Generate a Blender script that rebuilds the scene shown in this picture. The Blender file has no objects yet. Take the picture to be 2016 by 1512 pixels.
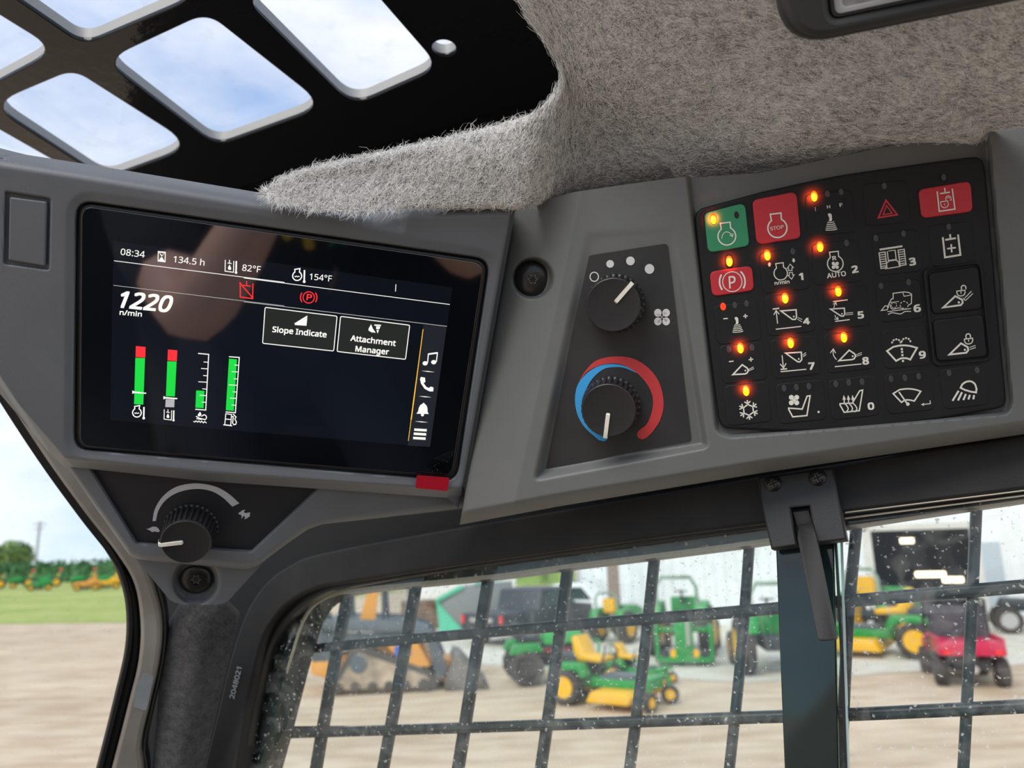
import bpy, bmesh, math, random
import numpy as np
from mathutils import Vector, Matrix

random.seed(7)
rng = np.random.default_rng(7)
C = bpy.context.scene.collection
sc = bpy.context.scene
PI = math.pi

# ------------------------------------------------------------------ camera
W, H, F = 2016.0, 1512.0, 1514.0
CAM = np.array([0.0, 0.0, 2.10])
PITCH = math.radians(12.4)
def nrm(v):
    v = np.array(v, float); return v / np.linalg.norm(v)
_up = nrm((-0.027, math.cos(PITCH), -math.sin(PITCH)))
_fw = np.array((0, 0, -1.0)); _fw = nrm(_fw - _up * _fw.dot(_up))
_rt = np.cross(_fw, _up)
MC = np.array([_rt, _fw, _up])            # camera axes (right, up, back) -> world
cam_d = bpy.data.cameras.new('camera')
cam = bpy.data.objects.new('camera', cam_d); C.objects.link(cam)
_m = Matrix.Identity(4)
for i in range(3):
    for j in range(3):
        _m[i][j] = MC[i][j]
    _m[i][3] = CAM[i]
cam.matrix_world = _m
cam_d.sensor_width = 36.0
cam_d.lens = 36.0 * F / W
cam_d.clip_start = 0.01; cam_d.clip_end = 500
cam_d.dof.use_dof = True
cam_d.dof.focus_distance = 0.42
cam_d.dof.aperture_fstop = 10.0
sc.camera = cam

# ------------------------------------------------------------------ view
sc.view_settings.view_transform = 'Standard'
sc.view_settings.look = 'None'
sc.view_settings.exposure = 0.3
sc.view_settings.gamma = 1.0
sc.view_settings.use_curve_mapping = False
sc.cycles.use_denoising = True
sc.cycles.max_bounces = 8
sc.cycles.transparent_max_bounces = 12
sc.cycles.sample_clamp_indirect = 6

# ------------------------------------------------------------------ world: bright broken cloud over pale blue
wd = bpy.data.worlds.new('overcast_sky'); sc.world = wd; wd.use_nodes = True
nt = wd.node_tree; nt.nodes.clear()
def N(t, **k):
    n = nt.nodes.new(t)
    for a, b in k.items(): setattr(n, a, b)
    return n
tc = N('ShaderNodeTexCoord'); sep = N('ShaderNodeSeparateXYZ')
nt.links.new(tc.outputs['Generated'], sep.inputs[0])
mp = N('ShaderNodeMapping'); mp.inputs['Scale'].default_value = (1.0, 1.0, 2.6)
mp.inputs['Location'].default_value = (0.35, 0.1, 0.25)
nt.links.new(tc.outputs['Generated'], mp.inputs[0])
nz = N('ShaderNodeTexNoise'); nz.inputs['Scale'].default_value = 2.2; nz.inputs['Detail'].default_value = 9; nz.inputs['Roughness'].default_value = 0.55
nt.links.new(mp.outputs[0], nz.inputs['Vector'])
cr = N('ShaderNodeValToRGB')
cr.color_ramp.elements[0].position = 0.38; cr.color_ramp.elements[0].color = (0, 0, 0, 1)
cr.color_ramp.elements[1].position = 0.66; cr.color_ramp.elements[1].color = (1, 1, 1, 1)
nt.links.new(nz.outputs[0], cr.inputs[0])
zr = N('ShaderNodeValToRGB')          # blue of the clear sky by height
e = zr.color_ramp.elements
e[0].position = 0.0; e[0].color = (0.50, 0.70, 0.84, 1)
e[1].position = 0.55; e[1].color = (0.30, 0.45, 0.76, 1)
nt.links.new(sep.outputs['Z'], zr.inputs[0])
mx = N('ShaderNodeMixRGB'); mx.inputs[2].default_value = (0.95, 0.96, 0.99, 1)
nt.links.new(cr.outputs[0], mx.inputs[0]); nt.links.new(zr.outputs[0], mx.inputs[1])
bg = N('ShaderNodeBackground'); bg.inputs['Strength'].default_value = 1.0
nt.links.new(mx.outputs[0], bg.inputs[0])
wo = N('ShaderNodeOutputWorld'); nt.links.new(bg.outputs[0], wo.inputs[0])

# soft sun through the cloud
sd = bpy.data.lights.new('veiled_sun', 'SUN'); sd.energy = 2.3; sd.angle = math.radians(35); sd.color = (1.0, 0.95, 0.88)
so = bpy.data.objects.new('veiled_sun', sd); C.objects.link(so)
so.rotation_euler = (math.radians(48), 0, math.radians(-32))

# ------------------------------------------------------------------ pixel <-> place helpers (photo 2016 x 1512)
def ray(px, py):
    px = np.asarray(px, float); py = np.asarray(py, float)
    c = np.stack([(px - W/2)/F, -(py - H/2)/F, -np.ones_like(px)], -1)
    return c @ MC.T
def at(px, py, depth):
    return CAM + ray(px, py) * np.asarray(depth, float)[..., None]
def ground(px, py, z=0.0):
    r = ray(px, py); return CAM + r * ((z - CAM[2]) / r[..., 2])[..., None]
def cv(v):           # camera-space (x right, y up, z forward) direction -> world
    return MC @ np.array([v[0], v[1], -v[2]])

class Plane:
    """u: image-right direction, n towards the camera, through pixel p at depth d"""
    def __init__(s, u, n, p, d):
        s.n = nrm(cv(n)); u = cv(u); u = nrm(u - s.n * u.dot(s.n)); s.u = u
        s.w = np.cross(s.n, s.u)          # "up" in the plane
        s.o = at(p[0], p[1], d)
    def pt(s, px, py, lift=0.0):
        r = ray(px, py); lift = np.asarray(lift, float)
        t = ((s.o - CAM).dot(s.n) + lift) / (r @ s.n)
        return CAM + r * t[..., None]
    def loc(s, px, py, lift=0.0):
        q = s.pt(px, py, lift) - s.o
        return np.stack([q @ s.u, q @ s.w], -1)
    def mat(s, lift=0.0):
        m = Matrix.Identity(4)
        for i in range(3):
            m[i][0] = s.u[i]; m[i][1] = s.w[i]; m[i][2] = s.n[i]; m[i][3] = s.o[i] + s.n[i]*lift
        return m
def plane3(a, b, c_):
    """plane through three world points (a,b give u)"""
    P = Plane.__new__(Plane); n = nrm(np.cross(b-a, c_-a))
    if n.dot(CAM - a) < 0: n = -n
    P.n = n; P.u = nrm(b-a); P.w = np.cross(n, P.u); P.o = np.array(a); return P

# monitor side
uM = np.array([0.9595, -0.1035, 0.262]); nM = np.array([0.2186, -0.313, -0.924])
PM = Plane(uM, nM, (223, 474), 0.386)
def shifted(P, l):
    Q = Plane.__new__(Plane); Q.n = P.n; Q.u = P.u; Q.w = P.w; Q.o = P.o + P.n*l; return Q
seam_d = float((PM.pt(1010, 700) - CAM) @ MC[:, 2]) * -1
uK = np.array([0.973, 0.092, -0.209]); nK = np.array([-0.2, -0.096, -0.973])
PK = Plane(uK, nK, (1010, 700), seam_d - 0.004)
PT = shifted(PM, -0.014)                 # pod under the monitor
_h = np.array([0.896, 0.206, -0.392]); _v = np.array([0.1885, 0.962, 0.196])
_n = np.cross(_h, _v); _n = _n if _n[2] < 0 else -_n
PW = Plane(_h, _n, (1000, 1100), 0.545)  # side window
PP = Plane((1, 0, 0.05), (0.25, -0.12, -0.95), (300, 1200), 0.56)   # front pillar
_roof_n = -_up.copy()
PR = Plane.__new__(Plane); PR.n = np.array([0, 0, -1.0]); PR.u = np.array([1.0, 0, 0]); PR.w = np.cross(PR.n, PR.u); PR.o = CAM + np.array([0, 0, 0.37])

# ------------------------------------------------------------------ object helpers
def tag(o, label=None, cat=None, group=None, kind=None):
    if label: o['label'] = label
    if cat: o['category'] = cat
    if group: o['group'] = group
    if kind: o['kind'] = kind
    return o
def V3(a): return Vector((float(a[0]), float(a[1]), float(a[2])))
def empty(name, loc, rz=0.0):
    o = bpy.data.objects.new(name, None); C.objects.link(o); o.location = V3(loc); o.rotation_euler[2] = rz
    o.empty_display_size = 0.02
    return o
def link(name, me, mat=None, parent=None, smooth=False, world=None):
    o = bpy.data.objects.new(name, me); C.objects.link(o)
    if mat: me.materials.clear(); me.materials.append(mat)
    if smooth:
        me.polygons.foreach_set('use_smooth', [True]*len(me.polygons))
    if world is not None: o.matrix_world = world
    if parent is not None:
        o.parent = parent
        pm = world_of(parent)
        o.matrix_parent_inverse = pm.inverted()
    return o
def world_of(o):
    m = o.matrix_basis.copy()
    if o.parent is not None: m = world_of(o.parent) @ o.matrix_parent_inverse @ m
    return m
def mesh(verts, faces):
    me = bpy.data.meshes.new('m')
    me.from_pydata([tuple(map(float, v)) for v in verts], [], faces); me.update(); return me

def autosmooth(o, ang=35):
    me = o.data
    me.polygons.foreach_set('use_smooth', [True]*len(me.polygons))
    me.set_sharp_from_angle(angle=math.radians(ang))

# ---------- outlines
def rnd(pts, r, n=5):
    """round the corners of a closed polygon (r scalar or per corner)"""
    out = []; L = len(pts)
    for i, p in enumerate(pts):
        ri = r[i] if isinstance(r, (list, tuple)) else r
        p = np.array(p, float); a = np.array(pts[i-1], float); b = np.array(pts[(i+1) % L], float)
        if ri <= 0: out.append(tuple(p)); continue
        da, db = a-p, b-p; la, lb = np.linalg.norm(da), np.linalg.norm(db)
        cosx = np.clip(da.dot(db)/(la*lb), -1, 1); half = math.acos(cosx)/2
        t = min(ri/max(math.tan(half), 1e-3), la*0.48, lb*0.48)
        s, e_ = p + da/la*t, p + db/lb*t
        for k in range(n+1):
            u = k/n; q = (1-u)**2*s + 2*u*(1-u)*p + u*u*e_
            # pull the quadratic towards a circular arc
            out.append(tuple(q))
    return out
def circ(cx, cy, rx, ry=None, n=32, rot=0.0):
    ry = rx if ry is None else ry
    out = []
    for k in range(n):
        a = 2*PI*k/n; x, y = rx*math.cos(a), ry*math.sin(a)
        out.append((cx + x*math.cos(rot) - y*math.sin(rot), cy + x*math.sin(rot) + y*math.cos(rot)))
    return out
def curve(pts, n=8):
    """open Catmull-Rom through points"""
    P = [np.array(p, float) for p in pts]; P = [2*P[0]-P[1]] + P + [2*P[-1]-P[-2]]
    out = []
    for i in range(1, len(P)-2):
        for k in range(n):
            t = k/n; a, b, c_, d = P[i-1], P[i], P[i+1], P[i+2]
            out.append(tuple(0.5*((2*b) + (-a+c_)*t + (2*a-5*b+4*c_-d)*t*t + (-a+3*b-3*c_+d)*t**3)))
    out.append(tuple(P[-2])); return out

def slab(name, pl, outer, mat, parent=None, holes=(), th=0.002, bevel=0.0, lift=0.0, px=True, smooth=True, ang=35, bres=2):
    """flat plate of thickness th whose FRONT face lies at `lift` above plane pl; outlines in photo pixels"""
    cu = bpy.data.curves.new('c', 'CURVE'); cu.dimensions = '2D'; cu.fill_mode = 'BOTH' if th > 0 else 'BOTH'
    for ring in [outer] + list(holes):
        arr = np.array(ring, float)
        q = pl.loc(arr[:, 0], arr[:, 1], lift) if px else arr
        sp = cu.splines.new('POLY'); sp.points.add(len(q)-1); sp.use_cyclic_u = True
        sp.points.foreach_set('co', np.concatenate([q, np.zeros((len(q), 1)), np.ones((len(q), 1))], 1).astype(np.float32).ravel())
    b = min(bevel, th*0.49)
    cu.extrude = max(th/2 - b, 0); cu.bevel_depth = b; cu.bevel_resolution = bres; cu.offset = -b
    tmp = bpy.data.objects.new('t', cu); C.objects.link(tmp)
    me = bpy.data.meshes.new_from_object(tmp)
    bpy.data.objects.remove(tmp); bpy.data.curves.remove(cu)
    me.transform(Matrix.Translation((0, 0, -th/2)))
    o = link(name, me, mat, parent, world=pl.mat(lift))
    if smooth and len(me.polygons): autosmooth(o, ang)
    return o

def poly_sdf(X, Y, poly):
    P = np.array(poly, float); n = len(P)
    d = np.full(X.shape, 1e9); inside = np.zeros(X.shape, bool)
    for i in range(n):
        a, b = P[i], P[(i+1) % n]; e_ = b-a
        wx, wy = X-a[0], Y-a[1]
        t = np.clip((wx*e_[0]+wy*e_[1])/max(e_.dot(e_), 1e-9), 0, 1)
        d = np.minimum(d, np.hypot(wx-e_[0]*t, wy-e_[1]*t))
        c1 = (a[1] <= Y) != (b[1] <= Y)
        if abs(e_[1]) > 1e-9:
            inside ^= c1 & (X < a[0] + (Y-a[1])*e_[0]/e_[1])
    return np.where(inside, -d, d)
def sst(a, b, x):
    t = np.clip((x-a)/(b-a), 0, 1); return t*t*(3-2*t)
def lerp_curve(pts, ss, s):
    P = np.array(pts, float)
    return np.interp(s, ss, P[:, 0]), np.interp(s, ss, P[:, 1])

def grid_faces(ni, nj):
    i, j = np.meshgrid(np.arange(ni-1), np.arange(nj-1), indexing='ij')
    a = (i*nj + j).ravel()
    return np.stack([a, a+1, a+nj+1, a+nj], 1)
def fast_mesh(verts, quads):
    me = bpy.data.meshes.new('m'); nv, nf = len(verts), len(quads)
    me.vertices.add(nv); me.vertices.foreach_set('co', np.asarray(verts, np.float32).ravel())
    me.loops.add(nf*4); me.loops.foreach_set('vertex_index', np.asarray(quads, np.int32).ravel())
    me.polygons.add(nf); me.polygons.foreach_set('loop_start', np.arange(0, nf*4, 4, dtype=np.int32))
    me.update(calc_edges=True); me.validate(); return me

def shell(name, top, ts, bot, bs, ns, nt_, posfn, mat, parent=None, skirt=None, seg=(1, 1)):
    """surface between two pixel curves; posfn(X, Y, S, T) -> world points; skirt: back vector (world) for the four sides"""
    s = np.linspace(0, 1, ns); t = np.linspace(0, 1, nt_)
    tx, ty = lerp_curve(top, ts, s); bx, by = lerp_curve(bot, bs, s)
    X = tx[:, None]*(1-t) + bx[:, None]*t; Y = ty[:, None]*(1-t) + by[:, None]*t
    S, T = np.meshgrid(s, t, indexing='ij')
    Pw = posfn(X, Y, S, T)
    if skirt is not None:
        sk = np.asarray(skirt, float)
        big = np.zeros((ns+2, nt_+2, 3)); big[1:-1, 1:-1] = Pw
        big[0, 1:-1] = Pw[0] + sk; big[-1, 1:-1] = Pw[-1] + sk
        big[1:-1, 0] = Pw[:, 0] + sk; big[1:-1, -1] = Pw[:, -1] + sk
        big[0, 0] = Pw[0, 0]+sk; big[0, -1] = Pw[0, -1]+sk; big[-1, 0] = Pw[-1, 0]+sk; big[-1, -1] = Pw[-1, -1]+sk
        Pw = big
    ni, nj = Pw.shape[:2]
    me = fast_mesh(Pw.reshape(-1, 3), grid_faces(ni, nj)[:, ::-1])
    o = link(name, me, mat, parent); autosmooth(o, 60)
    return o, Pw

# ---------- flat printed marks, drawn in photo pixels on a plane
_font_cache = {}
try:
    _FONT = bpy.data.fonts.load(bpy.utils.system_resource('DATAFILES', path='fonts') + '/NotoSansHebrew-Regular.woff2')   # ships with Blender
except Exception:
    _FONT = None
def glyphs(s, bold=0.0, shear=0.0):
    key = (s, bold, shear)
    if key not in _font_cache:
        cu = bpy.data.curves.new('f', 'FONT'); cu.body = s; cu.offset = bold; cu.shear = shear; cu.resolution_u = 3
        if _FONT: cu.font = _FONT
        cu.fill_mode = 'FRONT'
        tmp = bpy.data.objects.new('t', cu); C.objects.link(tmp)
        me = bpy.data.meshes.new_from_object(tmp)
        v = np.zeros(len(me.vertices)*3, np.float32); me.vertices.foreach_get('co', v); v = v.reshape(-1, 3)[:, :2].astype(float)
        f = [tuple(p.vertices) for p in me.polygons]
        bpy.data.meshes.remove(me); bpy.data.objects.remove(tmp); bpy.data.curves.remove(cu)
        _font_cache[key] = (v, f)
    return _font_cache[key]
_hv, _ = glyphs('H'); CAPH = _hv[:, 1].max()

class Ink:
    def __init__(s, pl, lift=0.0002, tf=None):
        s.pl = pl; s.lift = lift; s.V = []; s.Fc = []; s.tf = tf or (lambda x, y: (x, y)); s.k = 1.0
    def crop(s, ox, oy, k):
        s.tf = lambda x, y: (ox + x/k, oy + y/k); s.k = k; return s
    def icon(s, cx, cy, sc_, deg, lean=0.0):
        """icon space: x right, y down, unit = sc_ photo px"""
        a = math.radians(deg); l = math.radians(lean)
        s.tf = lambda x, y: (cx + sc_*(x*math.cos(a) + y*math.sin(a+l) * -1), cy + sc_*(x*math.sin(a) + y*math.cos(a+l)))
        s.k = 1.0/sc_; return s
    def _add(s, pts, faces):
        b = len(s.V); s.V += pts; s.Fc += [tuple(b+i for i in f) for f in faces]
    def fill(s, pts):
        q = [s.tf(*p) for p in pts]
        from mathutils.geometry import tessellate_polygon
        tri = tessellate_polygon([[Vector((x, y, 0)) for x, y in q]])
        s._add(q, tri)
    def stroke(s, pts, w, closed=False):
        q = [np.array(s.tf(*p), float) for p in pts]; w = w/s.k
        q = [p for i, p in enumerate(q) if i == 0 or np.linalg.norm(p-q[i-1]) > 1e-6]
        n = len(q); Lp, Rp = [], []
        for i in range(n):
            a = q[i-1] if (i > 0 or closed) else None; b = q[(i+1) % n] if (i < n-1 or closed) else None
            d1 = nrm(q[i]-a) if a is not None else None; d2 = nrm(b-q[i]) if b is not None else None
            if d1 is None: d1 = d2
            if d2 is None: d2 = d1
            n1 = np.array([-d1[1], d1[0]]); n2 = np.array([-d2[1], d2[0]]); m = n1+n2
            if np.linalg.norm(m) < 1e-3: m = n1
            m = nrm(m); c_ = max(m.dot(n1), 0.35)
            Lp.append(tuple(q[i]+m*w/2/c_)); Rp.append(tuple(q[i]-m*w/2/c_))
        rngi = range(n if closed else n-1)
        s._add(Lp+Rp, [(i, (i+1) % n, n+(i+1) % n, n+i) for i in rngi])
    def arc(s, cx, cy, r, a0, a1, w, n=20, ry=None):
        ry = r if ry is None else ry
        s.stroke([(cx+r*math.cos(math.radians(a0+(a1-a0)*k/n)), cy+ry*math.sin(math.radians(a0+(a1-a0)*k/n))) for k in range(n+1)], w)
    def ring(s, cx, cy, r, w, n=28, ry=None):
        ry = r if ry is None else ry
        s.stroke([(cx+r*math.cos(2*PI*k/n), cy+ry*math.sin(2*PI*k/n)) for k in range(n)], w, True)
    def disc(s, cx, cy, r, n=18, ry=None):
        ry = r if ry is None else ry
        s.fill([(cx+r*math.cos(2*PI*k/n), cy+ry*math.sin(2*PI*k/n)) for k in range(n)])
    def text(s, body, p0, p1, h, bold=0.0, shear=0.0, up=None, fit=True):
        """baseline from p0 to p1 (current space), cap height h"""
        v, f = glyphs(body, 0.0, shear); bold = bold*0.62
        a = np.array(s.tf(*p0)); b = np.array(s.tf(*p1)); d = b-a; Ld = np.linalg.norm(d)
        x0, x1 = v[:, 0].min(), v[:, 0].max()
        upv = np.array([d[1], -d[0]])/Ld if up is None else nrm(up)
        offs = [(0, 0)] if bold <= 0 else [(-bold, -bold), (bold, -bold), (bold, bold), (-bold, bold)]
        for n_, (ox, oy) in enumerate(offs):
            q = a + ((v[:, :1]+ox-x0)/(x1-x0))*d + ((v[:, 1:2]+oy)/CAPH)*(h/s.k)*upv
            s._add([(r[0], r[1], n_*4e-6) for r in q], f)
    def build(s, name, mat, parent=None):
        q = np.array([(*v, 0.0)[:3] for v in s.V], float); w = s.pl.pt(q[:, 0], q[:, 1], s.lift + q[:, 2])
        me = mesh(w, s.Fc)
        # face the camera
        me.update()
        flip = [p.index for p in me.polygons if np.dot(np.array(p.normal), s.pl.n) < 0]
        if flip:
            bm = bmesh.new(); bm.from_mesh(me); bm.faces.ensure_lookup_table()
            bmesh.ops.reverse_faces(bm, faces=[bm.faces[i] for i in flip]); bm.to_mesh(me); bm.free()
        return link(name, me, mat, parent)

# ------------------------------------------------------------------ materials
def new_mat(name):
    m = bpy.data.materials.new(name); m.use_nodes = True
    return m, m.node_tree, m.node_tree.nodes['Principled BSDF']
def mat(name, col, rough=0.5, metal=0.0, bump=0.0, bscale=400.0, bdist=0.0005, vary=0.0, vscale=8.0, spec=0.5, coat=0.0, coords='Object', col2=None, detail=4.0):
    m, t, b = new_mat(name)
    b.inputs['Base Color'].default_value = (*col, 1); b.inputs['Roughness'].default_value = rough
    b.inputs['Metallic'].default_value = metal; b.inputs['Specular IOR Level'].default_value = spec
    b.inputs['Coat Weight'].default_value = coat; b.inputs['Coat Roughness'].default_value = 0.08
    tcn = t.nodes.new('ShaderNodeTexCoord')
    if bump > 0:
        n = t.nodes.new('ShaderNodeTexNoise'); n.inputs['Scale'].default_value = bscale; n.inputs['Detail'].default_value = 3
        t.links.new(tcn.outputs[coords], n.inputs['Vector'])
        bp = t.nodes.new('ShaderNodeBump'); bp.inputs['Strength'].default_value = bump; bp.inputs['Distance'].default_value = bdist
        t.links.new(n.outputs[0], bp.inputs['Height']); t.links.new(bp.outputs[0], b.inputs['Normal'])
    if vary > 0 or col2 is not None:
        n = t.nodes.new('ShaderNodeTexNoise'); n.inputs['Scale'].default_value = vscale; n.inputs['Detail'].default_value = detail
        t.links.new(tcn.outputs[coords], n.inputs['Vector'])
        r = t.nodes.new('ShaderNodeValToRGB'); r.color_ramp.elements[0].position = 0.35; r.color_ramp.elements[1].position = 0.68
        c2 = col2 if col2 is not None else tuple(min(1, c*(1+vary)) for c in col)
        c1 = col if col2 is not None else tuple(c*(1-vary) for c in col)
        r.color_ramp.elements[0].color = (*c1, 1); r.color_ramp.elements[1].color = (*c2, 1)
        t.links.new(n.outputs[0], r.inputs[0]); t.links.new(r.outputs[0], b.inputs['Base Color'])
    return m
def emit(name, col, strength=1.0, base=(0.02, 0.02, 0.02)):
    m, t, b = new_mat(name)
    b.inputs['Base Color'].default_value = (*base, 1); b.inputs['Roughness'].default_value = 0.3
    b.inputs['Emission Color'].default_value = (*col, 1); b.inputs['Emission Strength'].default_value = strength
    return m
def srgb(r, g, b):
    f = lambda c: ((c/255+0.055)/1.055)**2.4 if c/255 > 0.04045 else c/255/12.92
    return (f(r), f(g), f(b))

def felt(name, dark, light, scale=900.0, bump=0.8):
    m, t, b = new_mat(name); b.inputs['Roughness'].default_value = 0.95; b.inputs['Specular IOR Level'].default_value = 0.1
    b.inputs['Sheen Weight'].default_value = 0.25; b.inputs['Sheen Roughness'].default_value = 0.6
    tcn = t.nodes.new('ShaderNodeTexCoord')
    n1 = t.nodes.new('ShaderNodeTexNoise'); n1.inputs['Scale'].default_value = scale; n1.inputs['Detail'].default_value = 5; n1.inputs['Distortion'].default_value = 1.2
    n2 = t.nodes.new('ShaderNodeTexNoise'); n2.inputs['Scale'].default_value = scale*0.22; n2.inputs['Detail'].default_value = 4
    n3 = t.nodes.new('ShaderNodeTexNoise'); n3.inputs['Scale'].default_value = scale*0.03; n3.inputs['Detail'].default_value = 3
    for n in (n1, n2, n3): t.links.new(tcn.outputs['Object'], n.inputs['Vector'])
    def mth(op, a, bb):
        x = t.nodes.new('ShaderNodeMath'); x.operation = op
        for i, v in enumerate((a, bb)):
            if isinstance(v, (int, float)): x.inputs[i].default_value = v
            else: t.links.new(v, x.inputs[i])
        return x.outputs[0]
    h = mth('ADD', mth('ADD', mth('MULTIPLY', n1.outputs[0], 0.5), mth('MULTIPLY', n2.outputs[0], 0.36)), mth('MULTIPLY', n3.outputs[0], 0.14))
    r = t.nodes.new('ShaderNodeValToRGB'); r.color_ramp.elements[0].position = 0.36; r.color_ramp.elements[1].position = 0.66
    r.color_ramp.elements[0].color = (*dark, 1); r.color_ramp.elements[1].color = (*light, 1)
    t.links.new(h, r.inputs[0]); t.links.new(r.outputs[0], b.inputs['Base Color'])
    bp = t.nodes.new('ShaderNodeBump'); bp.inputs['Strength'].default_value = bump; bp.inputs['Distance'].default_value = 0.0015
    t.links.new(h, bp.inputs['Height']); t.links.new(bp.outputs[0], b.inputs['Normal'])
    return m

def glass(name, tint=(1, 1, 1), dirt=0.0, gl=1.0, speck=350.0, smear=40.0):
    """thin pane: clear with a Fresnel reflection and dried-on dirt"""
    m = bpy.data.materials.new(name); m.use_nodes = True; t = m.node_tree; t.nodes.clear()
    out = t.nodes.new('ShaderNodeOutputMaterial'); tr = t.nodes.new('ShaderNodeBsdfTransparent'); tr.inputs[0].default_value = (*tint, 1)
    g = t.nodes.new('ShaderNodeBsdfGlossy'); g.inputs['Roughness'].default_value = 0.01; g.inputs[0].default_value = (gl, gl, gl, 1)
    fr = t.nodes.new('ShaderNodeFresnel'); fr.inputs[0].default_value = 1.5
    mx1 = t.nodes.new('ShaderNodeMixShader'); t.links.new(fr.outputs[0], mx1.inputs[0]); t.links.new(tr.outputs[0], mx1.inputs[1]); t.links.new(g.outputs[0], mx1.inputs[2])
    last = mx1.outputs[0]
    if dirt > 0:
        tcn = t.nodes.new('ShaderNodeTexCoord')
        df = t.nodes.new('ShaderNodeBsdfDiffuse'); df.inputs[0].default_value = (0.62, 0.62, 0.58, 1)
        n1 = t.nodes.new('ShaderNodeTexNoise'); n1.inputs['Scale'].default_value = speck; n1.inputs['Detail'].default_value = 2
        n2 = t.nodes.new('ShaderNodeTexNoise'); n2.inputs['Scale'].default_value = smear; n2.inputs['Detail'].default_value = 5; n2.inputs['Distortion'].default_value = 2.0
        for n in (n1, n2): t.links.new(tcn.outputs['Object'], n.inputs['Vector'])
        r1 = t.nodes.new('ShaderNodeMapRange'); r1.inputs['From Min'].default_value = 0.62; r1.inputs['From Max'].default_value = 0.70
        r2 = t.nodes.new('ShaderNodeMapRange'); r2.inputs['From Min'].default_value = 0.45; r2.inputs['From Max'].default_value = 0.8; r2.inputs['To Max'].default_value = 0.35
        t.links.new(n1.outputs[0], r1.inputs[0]); t.links.new(n2.outputs[0], r2.inputs[0])
        a = t.nodes.new('ShaderNodeMath'); a.operation = 'ADD'; t.links.new(r1.outputs[0], a.inputs[0]); t.links.new(r2.outputs[0], a.inputs[1])
        k = t.nodes.new('ShaderNodeMath'); k.operation = 'MULTIPLY'; k.inputs[1].default_value = dirt; k.use_clamp = True; t.links.new(a.outputs[0], k.inputs[0])
        mx2 = t.nodes.new('ShaderNodeMixShader'); t.links.new(k.outputs[0], mx2.inputs[0]); t.links.new(last, mx2.inputs[1]); t.links.new(df.outputs[0], mx2.inputs[2])
        last = mx2.outputs[0]
    t.links.new(last, out.inputs[0]); return m

M = {}
M['grey_left'] = mat('grey_plastic', (0.120, 0.130, 0.144), 0.5, bump=0.35, bscale=1800, bdist=0.0003, vary=0.04, vscale=30)
M['grey'] = mat('warm_grey_plastic', (0.122, 0.127, 0.124), 0.5, bump=0.35, bscale=1800, bdist=0.0003, vary=0.04, vscale=30)
M['decal'] = mat('charcoal_print_film', (0.022, 0.022, 0.023), 0.55, bump=0.3, bscale=2500, bdist=0.0002, vary=0.12, vscale=60)
M['black'] = mat('black_plastic', (0.012, 0.012, 0.013), 0.45, bump=0.25, bscale=1500, bdist=0.0003)
M['black_soft'] = mat('black_rubber', (0.010, 0.010, 0.011), 0.62, bump=0.2, bscale=1200)
M['rubber_key'] = mat('silicone_keypad', (0.0075, 0.0075, 0.0088), 0.6, spec=0.35, bump=0.3, bscale=2600, bdist=0.0002, vary=0.15, vscale=50)
M['frame'] = mat('dark_window_frame', (0.021, 0.020, 0.019), 0.5, spec=0.28, bump=0.35, bscale=900, bdist=0.0004, vary=0.25, vscale=25)
M['steel_black'] = mat('black_cab_steel', (0.012, 0.012, 0.012), 0.6, spec=0.25, bump=0.2, bscale=200)
M['gloss'] = mat('gloss_black_paint', (0.013, 0.014, 0.017), 0.12, bump=0.3, bscale=90, bdist=0.0010, spec=0.28)
M['white_print'] = mat('white_print', (0.66, 0.66, 0.66), 0.5)
M['key_print'] = mat('cream_key_print', (0.76, 0.74, 0.66), 0.5)
M['grey_print'] = mat('grey_print', (0.50, 0.50, 0.53), 0.5)
M['pointer'] = mat('ivory_pointer', (0.72, 0.68, 0.60), 0.4)
M['red_print'] = mat('red_print', (0.56, 0.045, 0.05), 0.45)
M['blue_print'] = mat('blue_print', (0.04, 0.34, 0.72), 0.45)
M['key_red'] = mat('red_key', (0.52, 0.022, 0.035), 0.5, bump=0.2, bscale=2500, bdist=0.0002)
M['key_green'] = mat('green_key', (0.028, 0.26, 0.12), 0.5, bump=0.2, bscale=2500, bdist=0.0002)
M['led_off'] = mat('unlit_lamp_lens', (0.05, 0.05, 0.056), 0.4)
M['led_off_dark'] = mat('dark_lamp_lens', (0.012, 0.008, 0.008), 0.3)
M['led_on'] = emit('lit_amber_lamp', (1.0, 0.72, 0.0), 1.3)
M['led_rim'] = emit('lit_amber_lamp_rim', (1.0, 0.13, 0.0), 1.0)
M['led_red'] = emit('lit_red_lamp', (1.0, 0.045, 0.0), 1.0)
M['felt'] = felt('grey_wool_felt', (0.17, 0.175, 0.185), (0.88, 0.90, 0.92))
M['felt_dark'] = felt('charcoal_felt', (0.010, 0.010, 0.011), (0.085, 0.083, 0.084), scale=800)
M['fibre_light'] = mat('light_wool_fibre', (0.92, 0.91, 0.89), 0.8)
M['fibre_dark'] = mat('dark_wool_fibre', (0.05, 0.05, 0.05), 0.8)
M['pillar'] = mat('dusty_grey_pillar_paint', (0.17, 0.155, 0.135), 0.28, bump=0.1, bscale=60, col2=(0.24, 0.23, 0.21), vscale=22)
M['seal'] = mat('black_rubber_seal', (0.008, 0.008, 0.009), 0.35)
M['guard'] = mat('slate_painted_bar', (0.034, 0.047, 0.052), 0.42, bump=0.3, bscale=500, col2=(0.066, 0.084, 0.090), vscale=60)
M['jamb'] = mat('dusty_jamb_paint', (0.016, 0.025, 0.025), 0.4, col2=(0.085, 0.10, 0.095), vscale=9)
M['rim_grey'] = mat('pale_rim_grey', (0.42, 0.42, 0.41), 0.5)
M['lip'] = mat('dusty_beige_lip', (0.62, 0.56, 0.45), 0.6)
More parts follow.
